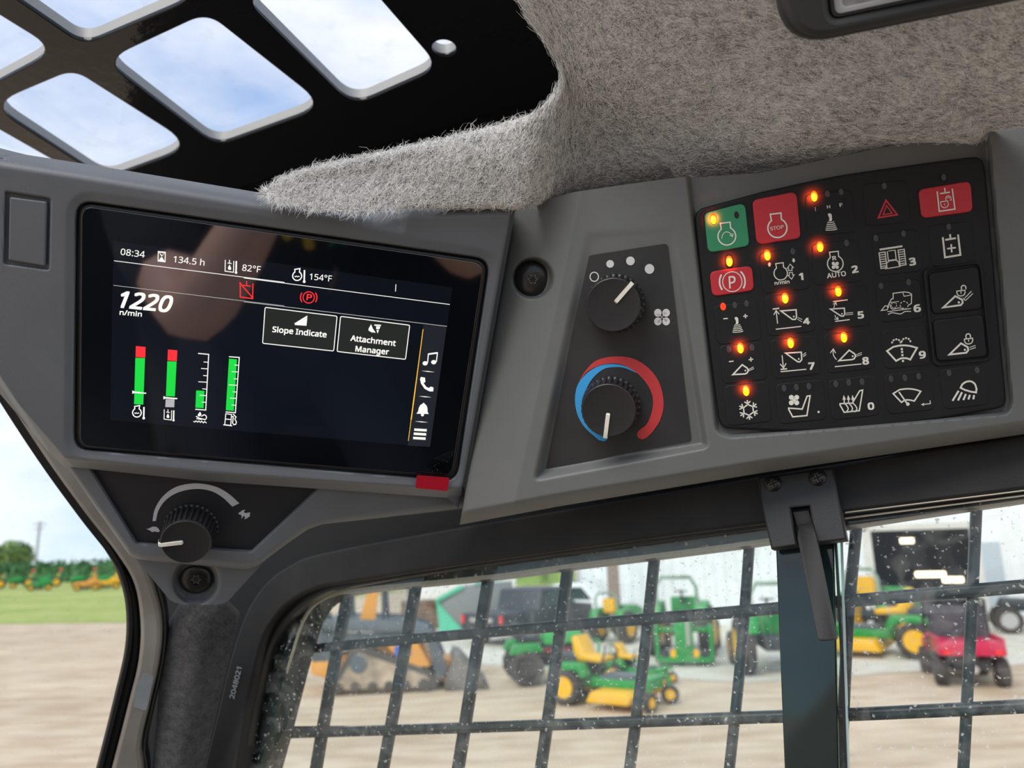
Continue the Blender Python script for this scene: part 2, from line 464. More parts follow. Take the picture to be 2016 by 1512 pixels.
M['screen'] = mat('screen_glass', (0.0035, 0.0045, 0.007), 0.04, spec=1.0)
M['ui_white'] = emit('lit_white_graphics', (0.92, 0.90, 0.84), 0.92)
M['ui_dim'] = emit('lit_dim_graphics', (0.75, 0.76, 0.72), 0.55)
M['ui_red'] = emit('lit_red_graphics', (0.95, 0.02, 0.03), 0.95)
M['ui_green'] = emit('lit_green_graphics', (0.0, 0.62, 0.045), 0.95)
M['ui_grey'] = emit('lit_grey_graphics', (0.42, 0.42, 0.43), 0.9)
M['ui_orange'] = emit('lit_orange_graphics', (1.0, 0.50, 0.05), 0.95)
M['ui_tile'] = emit('lit_tile_ground', (0.016, 0.018, 0.016), 1.0, (0.004, 0.004, 0.004))
M['ui_bar'] = emit('lit_menu_ground', (0.012, 0.014, 0.019), 1.0, (0.004, 0.004, 0.004))
M['ui_back'] = emit('lit_display_ground', (0.0022, 0.0035, 0.0060), 1.0, (0.004, 0.004, 0.006))
M['screen'].node_tree.nodes['Principled BSDF'].inputs['IOR'].default_value = 1.7
M['tab_red'] = mat('red_tape', (0.42, 0.006, 0.022), 0.35)
for k in ('ui_back', 'ui_tile', 'ui_bar'):
    M[k].node_tree.nodes['Principled BSDF'].inputs['IOR'].default_value = 1.7; M[k].node_tree.nodes['Principled BSDF'].inputs['Roughness'].default_value = 0.04; M[k].node_tree.nodes['Principled BSDF'].inputs['Specular IOR Level'].default_value = 1.0
# ================================================================== CAB STRUCTURE
BACK = -1.0
def back(pl, d): return -pl.n * d

def row_at(x, z, pl=None):
    lo, hi = 1500.0, -400.0
    for _ in range(50):
        m_ = (lo+hi)/2
        if (pl or shifted(PW, -0.012)).pt(x, m_)[2] < z: lo = m_
        else: hi = m_
    return (lo+hi)/2
# steel behind the consoles, above the side window
slab('wall_side', shifted(PW, -0.012), curve([(360, 1800), (440, 1540), (452, 1400), (480, 1290), (520, 1210), (590, 1150), (700, 1118), (1000, 1070), (1500, 1002), (2100, 925)], 3) +
     [(x, row_at(x, 2.462)) for x in (2150, 1700, 1300, 1000, 760, 560, 360, 200)] + [(205, 900), (268, 1100), (294, 1230), (287, 1330), (252, 1540), (240, 1800)],
     M['steel_black'], th=0.03, bevel=0.001)
bpy.data.objects['wall_side']['kind'] = 'structure'

# ---- side window: frame, panes, seal
outer = curve([(330, 1800), (396, 1530), (428, 1400), (452, 1300), (482, 1210), (520, 1150), (570, 1112), (640, 1086), (905, 1036), (1500, 936), (2100, 838)], 5)
inner = curve([(414, 1800), (461, 1530), (480, 1420), (506, 1300), (524, 1243), (561, 1194), (616, 1161), (700, 1145), (1000, 1099), (1505, 1031), (2100, 955)], 5)
seal_in = curve([(426, 1800), (474, 1530), (494, 1420), (519, 1310), (540, 1255), (574, 1212), (626, 1173), (705, 1153), (1000, 1107), (1505, 1039), (2100, 963)], 5)
jamb_in = curve([(432, 1800), (508, 1530), (534, 1437), (560, 1338), (574, 1290), (597, 1222), (630, 1184), (700, 1165), (959, 1139), (1115, 1118), (1286, 1097), (1514, 1066), (1665, 1036), (2100, 970)], 5)
win = empty('window_1', PW.pt(1000, 1300)); tag(win, kind='structure')
slab('window_frame', PW, outer + inner[::-1], M['frame'], win, th=0.018, bevel=0.0025, lift=0.004)
slab('window_seal', PW, inner + seal_in[::-1], M['seal'], win, th=0.010, bevel=0.001, lift=-0.0035)
slab('window_jamb', shifted(PW, -0.020), seal_in + jamb_in[::-1], M['jamb'], win, th=0.028, bevel=0.001)
lip = [(x, y-7) for x, y in jamb_in if 560 < x < 1530]; lip2 = [(x, y+1) for x, y in jamb_in if 560 < x < 1530]
slab('drip_lip', shifted(PW, -0.019), lip + lip2[::-1], M['lip'], win, th=0.002, lift=0.0005)
gl1 = glass('dusty_tinted_glass', (0.90, 0.97, 0.955), 0.5, gl=0.9)
gl2 = glass('dusty_clear_glass', (0.95, 0.985, 0.975), 0.55, gl=0.9, speck=300)
slab('window_pane', PW, [(x, y) for x, y in seal_in if x < 1530] + [(1545, 1040), (1572, 1800)], gl1, win, th=0.0, lift=-0.012, smooth=False)
slab('window_pane', PW, [(1640, 1020)] + [(x, y) for x, y in seal_in if x > 1660] + [(2120, 1800), (1682, 1800)], gl2, win, th=0.0, lift=-0.017, smooth=False)
# centre mullion where the sliding panes meet
M['mull'] = mat('dark_smoked_mullion', (0.010, 0.022, 0.022), 0.06, spec=0.6)
slab('mullion', PW, [(1526, 1040), (1640, 1020), (1644, 1180), (1658, 1800), (1556, 1800), (1534, 1250)], M['mull'], win, th=0.006, bevel=0.0008, lift=-0.006)
slab('pane_edge', PW, [(1653, 1020), (1657, 1020), (1681, 1800), (1676, 1800)], mat('pale_green_glass_edge', (0.32, 0.42, 0.41), 0.2), win, th=0.006, lift=-0.005)
slab('pane_overlap', PW, [(1640, 1020), (1654, 1020), (1676, 1800), (1656, 1800)], glass('green_overlap_glass', (0.66, 0.86, 0.80), 0.05), win, th=0.0, lift=-0.009, smooth=False)
bar = curve([(1640, 1030), (1652, 1250), (1664, 1540), (1672, 1800)], 6)
slab('pane_trim', PW, bar + [(x+5, y) for x, y in bar[::-1]], M['seal'], win, th=0.006, lift=-0.004)
# lower track of the top rail (two fine bright edges right of the latch)
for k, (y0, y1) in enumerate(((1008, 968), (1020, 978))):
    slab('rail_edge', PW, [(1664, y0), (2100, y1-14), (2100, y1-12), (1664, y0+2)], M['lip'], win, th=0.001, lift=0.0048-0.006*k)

# number on the frame
ink = Ink(PW, 0.0045)
ink.text('2048021', (461, 1376), (476, 1315), 9.5, bold=0.02, up=(-0.97, -0.24))
tag(ink.build('part_number', M['grey_print'], win), 'small white printed part number 2048021')

# ---- guard bars outside the side window
PG = shifted(PW, -0.055)
wg = empty('window_guard', PG.pt(1000, 1300))
tag(wg, 'slate grey welded bar guard outside the dusty side window', 'window guard')
for pts in ([(684, 1150), (650, 1320), (612, 1540)], [(818, 1130), (788, 1300), (744, 1540)], [(961, 1115), (931, 1300), (893, 1540)],
            [(1117, 1095), (1091, 1300), (1057, 1540)], [(1288, 1075), (1264, 1300), (1233, 1540)], [(1475, 1050), (1457, 1290), (1431, 1540)],
            [(1688, 1010), (1668, 1240), (1654, 1540)], [(1924, 985), (1912, 1240), (1896, 1540)]):
    pts = pts + [(pts[-1][0] + (pts[-1][0]-pts[-2][0])*1.1, 1800)]
    c_ = curve(pts, 5); w = 9.5 if pts[0][0] < 900 else (10.5 if pts[0][0] < 1500 else 12)
    slab('guard_bar', PG, [(x-w, y) for x, y in c_] + [(x+w, y) for x, y in c_[::-1]], M['guard'], wg, th=0.008, bevel=0.0025, lift=0.0)
for pts in ([(520, 1285), (576, 1280), (1000, 1241), (1500, 1200), (1637, 1186), (2100, 1147)], [(500, 1448), (536, 1446), (1000, 1431), (1500, 1413), (1674, 1408), (2100, 1388)]):
    c_ = curve(pts, 4)
    slab('guard_bar', PG, [(x, y-(8+x/330)) for x, y in c_] + [(x, y+(8+x/330)) for x, y in c_[::-1]], M['guard'], wg, th=0.008, bevel=0.0025, lift=0.004)

# ---- front pillar: seal, painted flange, felt
glass_edge = curve([(-60, 690), (0, 793), (101, 941), (202, 1083), (232, 1143), (245, 1204), (243, 1279), (222, 1375), (180, 1540), (108, 1800)], 6)
seal_edge = curve([(-60, 660), (0, 768), (86, 901), (166, 1012), (229, 1093), (263, 1153), (275, 1229), (271, 1304), (252, 1385), (212, 1540), (142, 1800)], 6)
metal_edge = curve([(-40, 620), (20, 730), (125, 880), (210, 990), (277, 1098), (303, 1163), (317, 1229), (312, 1304), (292, 1395), (276, 1470), (281, 1540), (270, 1800)], 6)
felt_edge = curve([(0, 640), (145, 870), (230, 990), (290, 1098), (318, 1170), (328, 1232), (322, 1304), (302, 1395), (287, 1470), (292, 1540), (284, 1800)], 6)
dr = empty('door_1', PP.pt(100, 1100)); tag(dr, kind='structure')
slab('door_seal', PP, glass_edge + seal_edge[::-1], M['seal'], dr, th=0.020, bevel=0.004, lift=0.0)
rib = [(x+9, y-4) for x, y in glass_edge]
slab('seal_rib', PP, rib + [(x+5, y-2) for x, y in rib[::-1]], M['seal'], dr, th=0.006, bevel=0.002, lift=0.004)
slab('door_pane', PP, [(-500, 300)] + [(x+6, y) for x, y in glass_edge] + [(-500, 1800)], glass('door_glass', (0.97, 0.99, 0.985), 0.07, speck=160), dr, th=0.0, lift=-0.015, smooth=False)
t1 = slab('trim_1', PP, seal_edge + metal_edge[::-1], M['pillar'], th=0.012, bevel=0.003, lift=0.006); tag(t1, kind='structure')
patch = slab('bare_patch', PP, rnd([(282, 1325), (303, 1330), (288, 1400), (262, 1392), (268, 1350)], 6), mat('scuffed_blue_grey_paint', (0.16, 0.19, 0.205), 0.3, col2=(0.22, 0.24, 0.25), vscale=80), t1, th=0.0004, lift=0.0064)
t2 = slab('trim_2', PP, metal_edge + felt_edge[::-1], M['seal'], th=0.012, bevel=0.002, lift=0.000); tag(t2, kind='structure')

# charcoal felt on the pillar, bulging slightly
def felt_post(X, Y, S, T):
    bul = 0.010*np.sin(PI*np.clip(S, 0, 1)) - 0.010*(1-np.clip(T/0.12, 0, 1))**2
    return shifted(PP, -0.006).pt(X, Y, bul)
o, PWfelt = shell('wall_corner', [(322, 1245), (350, 1196), (380, 1186), (440, 1186), (470, 1215)], [0, .2, .35, .8, 1], [(276, 1800), (336, 1800)], [0, 1], 50, 110, felt_post, M['felt_dark'], skirt=back(PP, 0.01))
tag(o, kind='structure')

# ---- black steel roof guard with rounded openings
holes_px = [[(-30, -50), (160, -140), (392, -12), (165, 86)], [(-190, 95), (-45, 5), (106, 100), (-95, 208)],
            [(-12, 208), (146, 140), (374, 288), (205, 350)], [(214, 121), (408, 29), (632, 209), (425, 284)],
            [(490, 0), (660, -100), (858, 132), (694, 205)]]
def hole_shape(h):
    c = np.mean(np.array(h, float), 0); q = [tuple(c + (np.array(p)-c)*np.array([1.05, 1.03])) for p in h]
    xs = [p[0] for p in q]; r = [34 if p[0] in (min(xs), max(xs)) else 62 for p in q]
    return rnd(q, r, 8)
holes = [hole_shape(h) for h in holes_px]
hole_round = circ(874, 95, 24, 17, 28, 0.1)
rg = slab('roof_guard', PR, [(-420, 60), (-300, 120), (0, 256), (130, 330), (220, 400), (360, 470), (1150, 470), (1300, 100), (1300, -330), (-420, -330)], M['gloss'],
          holes=holes + [hole_round], th=0.0035, bevel=0.0006)
tag(rg, 'gloss black steel roof guard with rounded diamond openings to the sky', 'roof guard')
for h in holes:
    hc = np.mean(np.array(h), 0); big = [tuple(hc + (np.array(p)-hc)*1.035) for p in h]
    slab('opening_rim', PR, big, M['rim_grey'], rg, holes=[h], th=0.011, lift=-0.0036)  # pale ring behind the edge of each opening
slab('opening_rim', PR, circ(874, 95, 26.5, 19, 28, 0.1), M['rim_grey'], rg, holes=[hole_round], th=0.011, lift=-0.0036)
sk = slab('window_2', PR, [(-420, -330), (1250, -330), (1250, 440), (300, 440), (-420, 60)], glass('clear_roof_pane', (0.985, 0.99, 0.995), 0.05, gl=0.5, speck=60), th=0.0, lift=-0.019, smooth=False)
tag(sk, kind='structure')

# ---- grey felt headliner
def head_depth(X, Y):
    d = 0.50 - 0.00010*(X-1000) - 0.00026*(400-Y)
    return np.maximum(d, 0.27)
def head_pos(X, Y, S, T):
    d = head_depth(X, Y)
    dm = (PM.pt(X, Y) - CAM) @ (-MC[:, 2])                        # depth of the display console behind this pixel
    kl = np.clip((0.50-S)/0.14, 0, 1); kl = kl*kl*(3-2*kl)
    dl = dm - 0.006 + 0.003*(1-np.clip(T, 0, 1))**1.2 + 0.012*np.clip((T-0.9)/0.1, 0, 1)**2*np.clip((S-0.2)/0.1, 0, 1)
    d = d*(1-kl) + dl*kl
    roll = np.clip(1 - T/0.12, 0, 1)
    d = d + 0.004*roll**2*np.clip(1-(S-0.62)/0.1, 0, 1)        # edge turning up behind the roof cut-out
    rb = np.clip((T-0.80)/0.20, 0, 1)
    d = d + 0.018*rb**2*(1-kl)                                           # tucks in behind the consoles
    d = d - 0.006*np.sin(X/97.0 + 1.0)*np.sin(Y/61.0)*np.clip(T*3, 0, 1) * 0.5
    # the gathered crease where the two sides meet
    cx = 1085 + (Y-200)*0.35
    d = d + 0.007*np.exp(-((X-cx)/26.0)**2)*np.clip((330-Y)/150, 0, 1)*np.clip((Y-90)/100, 0, 1)
    return at(X, Y, d)
top = curve([(521, 379), (560, 352), (620, 330), (760, 298), (900, 266), (1000, 240), (1052, 219), (1085, 190), (1105, 147), (1085, 100), (1050, 50), (1018, 0), (990, -60), (960, -200)], 4) + [(2480, -260)]
tcum = np.concatenate([[0], np.cumsum([math.dist(top[i], top[i+1]) for i in range(len(top)-2)])]); ic = int(np.argmin([math.dist(q, (1105, 147)) for q in top[:-1]])); tcum = np.where(tcum <= tcum[ic], tcum/tcum[ic]*0.44, 0.44 + (tcum-tcum[ic])/(tcum[-1]-tcum[ic])*0.26)
bot = [(521, 383), (560, 401), (620, 413), (700, 420), (800, 410), (1013, 415), (1130, 392), (1356, 366), (1366, 386), (1700, 330), (1935, 292), (1945, 262), (2480, 170)]
bs = [0, 0.05, 0.10, .155, .22, .36, .44, .53, .535, .68, .775, .78, 1.0]
hl, HP = shell('ceiling', top, list(tcum) + [1.0], bot, bs, 350, 150, head_pos, M['felt'])
tag(hl, kind='structure')
# wool fibres standing off the felt
def fibres(name, Pg, n, lo, hi, width, matl, parent, edge_bias=0.0, imax=None):
    ni, nj = Pg.shape[:2]; V = np.zeros((n, 6, 3)); 
    ii = rng.integers(1, (imax or ni)-2, n)
    jj = np.where(rng.random(n) < edge_bias, rng.integers(0, 4, n), rng.integers(0, nj-2, n))
    p = Pg[ii, jj] + (Pg[ii+1, jj]-Pg[ii, jj])*rng.random((n, 1)) + (Pg[ii, jj+1]-Pg[ii, jj])*rng.random((n, 1))
    tu = Pg[ii+1, jj]-Pg[ii-1, jj]; tv = Pg[ii, jj+1]-Pg[ii, jj]
    tu /= np.linalg.norm(tu, axis=1, keepdims=True)+1e-12; tv /= np.linalg.norm(tv, axis=1, keepdims=True)+1e-12
    nn = np.cross(tu, tv); nn /= np.linalg.norm(nn, axis=1, keepdims=True)+1e-12
    tocam = CAM - p; nn *= np.sign((nn*tocam).sum(1))[:, None]
    a = rng.random(n)*2*PI; L = (lo + (hi-lo)*rng.random(n)**2)[:, None]
    d1 = tu*np.cos(a)[:, None] + tv*np.sin(a)[:, None]; b = a + rng.normal(0, 0.9, n); d2 = tu*np.cos(b)[:, None] + tv*np.sin(b)[:, None]
    h = (0.15+0.5*rng.random(n)**2)[:, None]
    q0 = p; q1 = p + (d1 + nn*h)*L*0.5; q2 = q1 + (d2 + nn*(h-0.5))*L*0.5
    view = tocam/np.linalg.norm(tocam, axis=1, keepdims=True)
    s1 = np.cross(d1, view); s1 /= np.linalg.norm(s1, axis=1, keepdims=True)+1e-9
    w = width/2
    V[:, 0] = q0-s1*w; V[:, 1] = q0+s1*w; V[:, 2] = q1-s1*w; V[:, 3] = q1+s1*w; V[:, 4] = q2-s1*w*.4; V[:, 5] = q2+s1*w*.4
    base = (np.arange(n)*6)[:, None]
    Q = np.concatenate([base+np.array([0, 1, 3, 2]), base+np.array([2, 3, 5, 4])], 0)
    o = link(name, fast_mesh(V.reshape(-1, 3), Q), matl, parent); tag(o, kind='stuff'); return o
fibres('wool_fibres', HP, 46000, 0.003, 0.008, 0.00013, M['fibre_light'], hl)
fibres('wool_fibres', HP, 15000, 0.003, 0.007, 0.00011, M['fibre_dark'], hl)
fibres('wool_fibres', HP, 500, 0.004, 0.010, 0.00010, M['fibre_light'], hl, edge_bias=1.0, imax=170)

# ---- dark framed lamp hanging at the top right
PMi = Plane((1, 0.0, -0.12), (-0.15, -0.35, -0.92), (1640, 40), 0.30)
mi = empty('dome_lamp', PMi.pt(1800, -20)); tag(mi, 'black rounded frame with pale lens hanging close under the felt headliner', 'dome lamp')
mo = rnd([(1512, -260), (1546, 93), (2250, -50), (2200, -400)], 95, 8); mi_in = rnd([(1612, -220), (1638, 36), (2160, -72), (2120, -340)], 16, 5)
slab('lamp_frame', PMi, mo, mat('soft_black_lamp_frame', (0.022, 0.022, 0.022), 0.5), mi, holes=[mi_in], th=0.014, bevel=0.003)
slab('lamp_lip', PMi, mi_in, M['black'], mi, holes=[rnd([(1620, -214), (1645, 28), (2150, -80), (2112, -334)], 12, 5)], th=0.004, lift=-0.001)
lens_in = rnd([(1634, -200), (1660, 14), (2130, -92), (2100, -320)], 10, 5)
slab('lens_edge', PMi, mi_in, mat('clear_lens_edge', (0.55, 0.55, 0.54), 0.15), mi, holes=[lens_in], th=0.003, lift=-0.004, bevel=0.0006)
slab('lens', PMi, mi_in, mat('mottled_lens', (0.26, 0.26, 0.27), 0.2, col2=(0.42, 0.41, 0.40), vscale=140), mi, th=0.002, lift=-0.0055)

# ================================================================== DISPLAY CONSOLE (left)
def quad(tl, tr, br, bl): return [tl, tr, br, bl]
REC = rnd([(151, 394), (964, 511), (899, 946), (147, 883)], 30, 6)
BLK = rnd([(11, 377), (99, 391), (96, 531), (8, 519)], 4, 3)
def lift_left(X, Y, S=None, T=None):
    d = poly_sdf(X, Y, REC)
    L = -0.0075*(1-sst(-3.0, 3.5, d))
    L += -0.0013*(1-sst(2, 24, d))                 # soft bevel into the recess
    b = poly_sdf(X, Y, BLK); L += -0.0028*(1-sst(-2.2, 2.2, b))
    # scoop at the top right where the felt tucks in
    sc1 = poly_sdf(X, Y, [(660, 385), (800, 408), (790, 450), (715, 436)])
    L += -0.003*(1-sst(-14, 12, sc1))
    return L
def left_pos(X, Y, S, T):
    L = lift_left(X, Y)
    # rounded top edge
    ty = np.interp(X, [-100, 0, 150, 530, 735, 800, 1013], [285, 312, 335, 397, 432, 414, 408])
    e_ = np.clip(1-(Y-ty)/20.0, 0, 1); L = L - 0.0075*(1-np.sqrt(np.clip(1-e_**2, 0, 1)))
    # right edge next to the seam
    xs = 1009 + (Y-408)*(899-1009)/(1030-408.0)
    e2 = np.clip(1-(xs-X)/9.0, 0, 1); L = L - 0.0018*(1-np.sqrt(np.clip(1-e2**2, 0, 1)))
    # chamfer along the bottom facing the ground
    by = np.interp(X, [-300, 0, 95, 125, 400, 880, 905], [250, 755, 898, 915, 944, 977, 975])
    L = L - 0.010*np.clip((Y-(by-15))/17.0, 0, 1)
    # left diagonal chamfer
    dd = ((X-0)*(920-775) - (Y-775)*(125-0))/math.hypot(145, 125)       # distance right of the diagonal
    L = L - 0.010*np.clip(1-dd/15.0, 0, 1)*(Y > 700)
    return PM.pt(X, Y, L)
ltop = [(-110, 283), (0, 310), (150, 333), (530, 395), (735, 430), (800, 412), (1009, 406)]
lts = [0, .1, .235, .57, .755, .813, 1.0]
lbot = [(-110, 628), (0, 775), (95, 890), (127, 918), (400, 947), (880, 980), (903, 1000)]
lbs = [0, .095, .18, .222, .48, .94, 1.0]
con = empty('display_console', PM.pt(550, 950))
tag(con, 'large grey plastic console panel holding the wide touch screen', 'console')
shell('console_shell', ltop, lts, lbot, lbs, 430, 240, left_pos, M['grey_left'], con, skirt=back(PM, 0.035))
# blanking cover in the small rectangular recess
tag(slab('blank_cover', PM, rnd([(18.5, 388), (91.5, 397.5), (88.5, 524), (16, 512)], 3, 3), M['grey_left'], con, th=0.003, bevel=0.0007, lift=0.0002), 'flat grey rectangular blanking cover')

# ================================================================== TOUCH SCREEN
ts = empty('touch_screen', PM.pt(520, 680, -0.006))
tag(ts, 'black glass touch screen showing 1220 n/min, gauges and white icons', 'screen')
glass_px = rnd([(160.5, 405), (953, 519), (889, 938), (157, 878)], 22, 6)
slab('screen_bezel', PM, rnd([(155, 398), (960, 514), (895, 943), (151, 882)], 27, 6), M['black'], ts, th=0.006, bevel=0.0012, lift=-0.0025)
slab('screen_glass', PM, glass_px, M['screen'], ts, th=0.0012, bevel=0.0003, lift=-0.0018)
S0 = -0.0018
PSC = shifted(PM, S0)
def ui(lift=0.00012): return Ink(PSC, lift)
i_ = ui(0.00005); i_.fill([(223, 474), (891, 566), (846, 880), (217, 827)]); i_.build('display_area', M['ui_back'], ts)
c4 = (0, 350, 3.6); c5 = (480, 380, 3.6); c6 = (140, 640, 4.8); c7 = (500, 640, 3.6)
# rules and text of the status bar
i_ = ui().crop(*c4)
i_.stroke([(808, 588), (2016, 741)], 4.5); i_.crop(*c5).stroke([(0, 602), (1460, 790)], 4.5)
i_.build('rule_line', M['ui_white'], ts)
i_ = ui().crop(*c4); i_.stroke([(804, 762), (2016, 908)], 3.2); i_.crop(*c5).stroke([(0, 771), (1440, 945)], 3.6); i_.build('rule_line', M['ui_dim'], ts)
for body_, p0, p1, cc_, h_ in (('08:34', (853, 545), (1024, 566), c4, 44), ('134.5 h', (1228, 598), (1447, 623), c4, 44), ('82°F', (1715, 658), (1845, 672), c4, 44), ('154°F', (465, 612), (622, 628), c5, 42)):
    i_ = ui().crop(*cc_); i_.text(body_, p0, p1, h_, bold=0.006)
    tag(i_.build('status_text', M['ui_white'], ts), 'white status text reading ' + body_)
i_ = ui().crop(*c5); i_.stroke([(1078, 647), (1075, 698)], 5); i_.build('tick_mark', M['ui_white'], ts)
# hourglass
i_ = ui().crop(*c4)
i_.stroke([(1122, 522), (1172, 528), (1170, 596), (1120, 590)], 6, True); i_.fill([(1122, 522), (1172, 528), (1146, 559)]); i_.fill([(1120, 590), (1170, 596), (1146, 559)])
i_.build('hourglass_symbol', M['ui_white'], ts)
i_ = ui(0.0002).crop(*c4); i_.fill([(1130, 530), (1164, 534), (1148, 550)]); i_.build('hourglass_hollow', M['ui_back'], ts)
def oil_temp(i, x, y, s):
    T_ = lambda a, b: (x+a*s, y+b*s + a*s*0.13)
    i.stroke([T_(-30, -38), T_(-32, 42), T_(28, 42), T_(30, -38)], 6*s)
    i.stroke([T_(-14, -18), T_(14, -18)], 6*s); i.stroke([T_(0, -42), T_(0, -18)], 6*s)
    i.fill([T_(0, -8), T_(9, 8), T_(12, 20), T_(7, 28), T_(-7, 28), T_(-12, 20), T_(-9, 8)])
    i.stroke([T_(48, -40), T_(46, 36)], 11*s); i.disc(*T_(46, 42), 9*s)
i_ = ui().crop(*c4); oil_temp(i_, 1627, 624, 1.0); i_.build('oil_temperature_symbol', M['ui_white'], ts)
def engine(i, cx, cy, r, w, tiltk=0.0, tip=1.5):
    pts = []
    for k in range(25):
        a = math.radians(-60 + 300*k/24); pts.append((cx + r*math.cos(a), cy + r*math.sin(a)))
    xl, xr = cx - 0.5*r, cx + 0.5*r
    pts += [(xl, cy-1.25*r), (cx-0.62*r, cy-1.25*r-tiltk), (cx-0.62*r, cy-tip*r-tiltk), (cx+0.62*r, cy-tip*r+tiltk), (cx+0.62*r, cy-1.25*r+tiltk), (xr, cy-1.25*r)] if False else \
           [(cx-0.52*r, cy-tip*r-tiltk), (cx+0.62*r, cy-tip*r+tiltk)]
    i.stroke(pts, w, True)
def water_temp(i, x, y, s):
    engine(i, x, y, 32*s, 8*s, -3*s, 1.55)
    i.stroke([(x-18*s, y), (x-12*s, y+7*s), (x-5*s, y), (x+2*s, y+7*s), (x+9*s, y+1), (x+17*s, y+6*s)], 5*s)
    i.stroke([(x+52*s, y-42*s), (x+50*s, y+36*s)], 11*s); i.disc(x+50*s, y+40*s, 10*s)
i_ = ui().crop(*c5); water_temp(i_, 378, 588, 1.0); i_.build('coolant_temperature_symbol', M['ui_white'], ts)
# warning symbols
i_ = ui().crop(*c4)
i_.stroke([(1703, 740), (1703, 845), (1790, 856), (1793, 750)], 8); i_.stroke([(1697, 742), (1795, 855)], 8); i_.stroke([(1722, 762), (1776, 768)], 7); i_.stroke([(1748, 732), (1748, 762)], 7)
i_.build('hydraulic_warning', M['ui_red'], ts)
i_ = ui().crop(*c5); i_.ring(460, 740, 40, 7); i_.arc(460, 740, 58, 145, 215, 8); i_.arc(460, 740, 58, -35, 35, 8)
i_.text('P', (444, 757), (478, 762), 42, bold=0.03); i_.build('parking_brake_warning', M['ui_red'], ts)
i_ = ui().crop(*c4); i_.text('1220', (852, 917), (1214, 953), 112, bold=0.035, shear=0.25); i_.text('n/min', (848, 970), (1003, 984), 34, bold=0.03)
tag(i_.build('speed_readout', M['ui_white'], ts), 'large white reading 1220 n/min')
# tiles
for name, q, tl in (('menu_tile', [(151, 810), (661, 873), (637, 1120), (133, 1065)], None), ('menu_tile', [(686, 874), (1176, 937), (1146, 1179), (661, 1123)], None)):
    i_ = ui(0.0001).crop(*c5); i_.fill(rnd(q, 8, 2)); t_ = i_.build(name, M['ui_tile'], ts)
    i_ = ui(0.0002).crop(*c5); i_.stroke(rnd(q, 10, 2), 6, True)
    if q[0][0] < 300:
        i_.fill([(357, 925), (450, 868), (450, 882), (367, 932)]); i_.fill([(358, 935), (450, 885), (444, 941)])
        i_.text('Slope Indicate', (202, 984), (584, 1023), 38, bold=0.035)
        tag(t_, 'menu tile reading Slope Indicate')
    else:
        i_.fill([(902, 930), (915, 962), (935, 990), (905, 987), (884, 975), (884, 962)]); i_.stroke([(925, 936), (972, 938)], 9); i_.fill([(938, 944), (968, 946), (960, 966), (938, 964)]); i_.fill([(940, 970), (958, 972), (948, 996)])
        i_.text('Attachment', (756, 1046), (1074, 1084), 38, bold=0.035); i_.text('Manager', (791, 1122), (1026, 1145), 38, bold=0.035)
        tag(t_, 'menu tile reading Attachment Manager')
    i_.build('tile_lettering', M['ui_white'], t_)
# side menu
i_ = ui(0.00008).crop(*c7); i_.fill([(1200, 0), (1366, 8), (1248, 862), (1090, 855)]); i_.crop(*c5); i_.fill([(1272, 935), (1439, 947), (1366+0, 1400), (1210, 1395)]) if False else None
i_.crop(*c5); i_.fill([(1273, 932), (1440, 946), (1438, 950), (1272, 936)])
bar_ = i_.build('side_menu', M['ui_bar'], ts)
i_ = ui(0.0002).crop(*c5)
i_.fill([(1270, 965), (1273, 965), (1204, 1500), (1196, 1500)]); i_.crop(*c7); i_.fill([(1196, 30), (1199, 30), (1096, 820), (1092, 820)]); i_.fill([(1180, 160), (1184, 160), (1118, 670), (1110, 670)])
i_.build('orange_rule', M['ui_orange'], bar_)
i_ = ui(0.0002).crop(*c7)
i_.stroke([(1230, 268), (1236, 206), (1300, 197), (1293, 260)], 7); i_.disc(1213, 271, 18, ry=15); i_.disc(1274, 263, 18, ry=15); i_.stroke([(1236, 206), (1300, 197)], 11)
i_.build('music_symbol', M['ui_white'], bar_)
i_ = ui(0.0002).crop(*c7)
i_.fill([(1182, 368), (1212, 372), (1215, 402), (1202, 412), (1222, 438), (1240, 446), (1252, 436), (1272, 442), (1270, 470), (1245, 470), (1210, 452), (1184, 415), (1177, 385)])
i_.build('telephone_symbol', M['ui_white'], bar_)
i_ = ui(0.0002).crop(*c7)
i_.fill([(1203, 550), (1210, 558), (1224, 572), (1230, 592), (1230, 612), (1238, 630), (1152, 628), (1164, 610), (1168, 588), (1178, 568), (1194, 558)]); i_.disc(1194, 636, 11)
i_.build('bell_symbol', M['ui_white'], bar_)
i_ = ui(0.0002).crop(*c7)
for y in (741, 770, 800): i_.stroke([(1136 - (y-741)*0.13, y), (1224 - (y-741)*0.13, y+5)], 17)
i_.build('list_symbol', M['ui_white'], bar_)
for a, b in (((1188, 324), (1282, 334)), ((1168, 504), (1258, 512)), ((1140, 682), (1235, 690))): i_ = ui(0.0002).crop(*c7); i_.fill([a, ((a[0]+b[0])/2, (a[1]+b[1])/2-3), b, ((a[0]+b[0])/2, (a[1]+b[1])/2+3)]); i_.build('menu_divider', M['ui_white'], bar_)
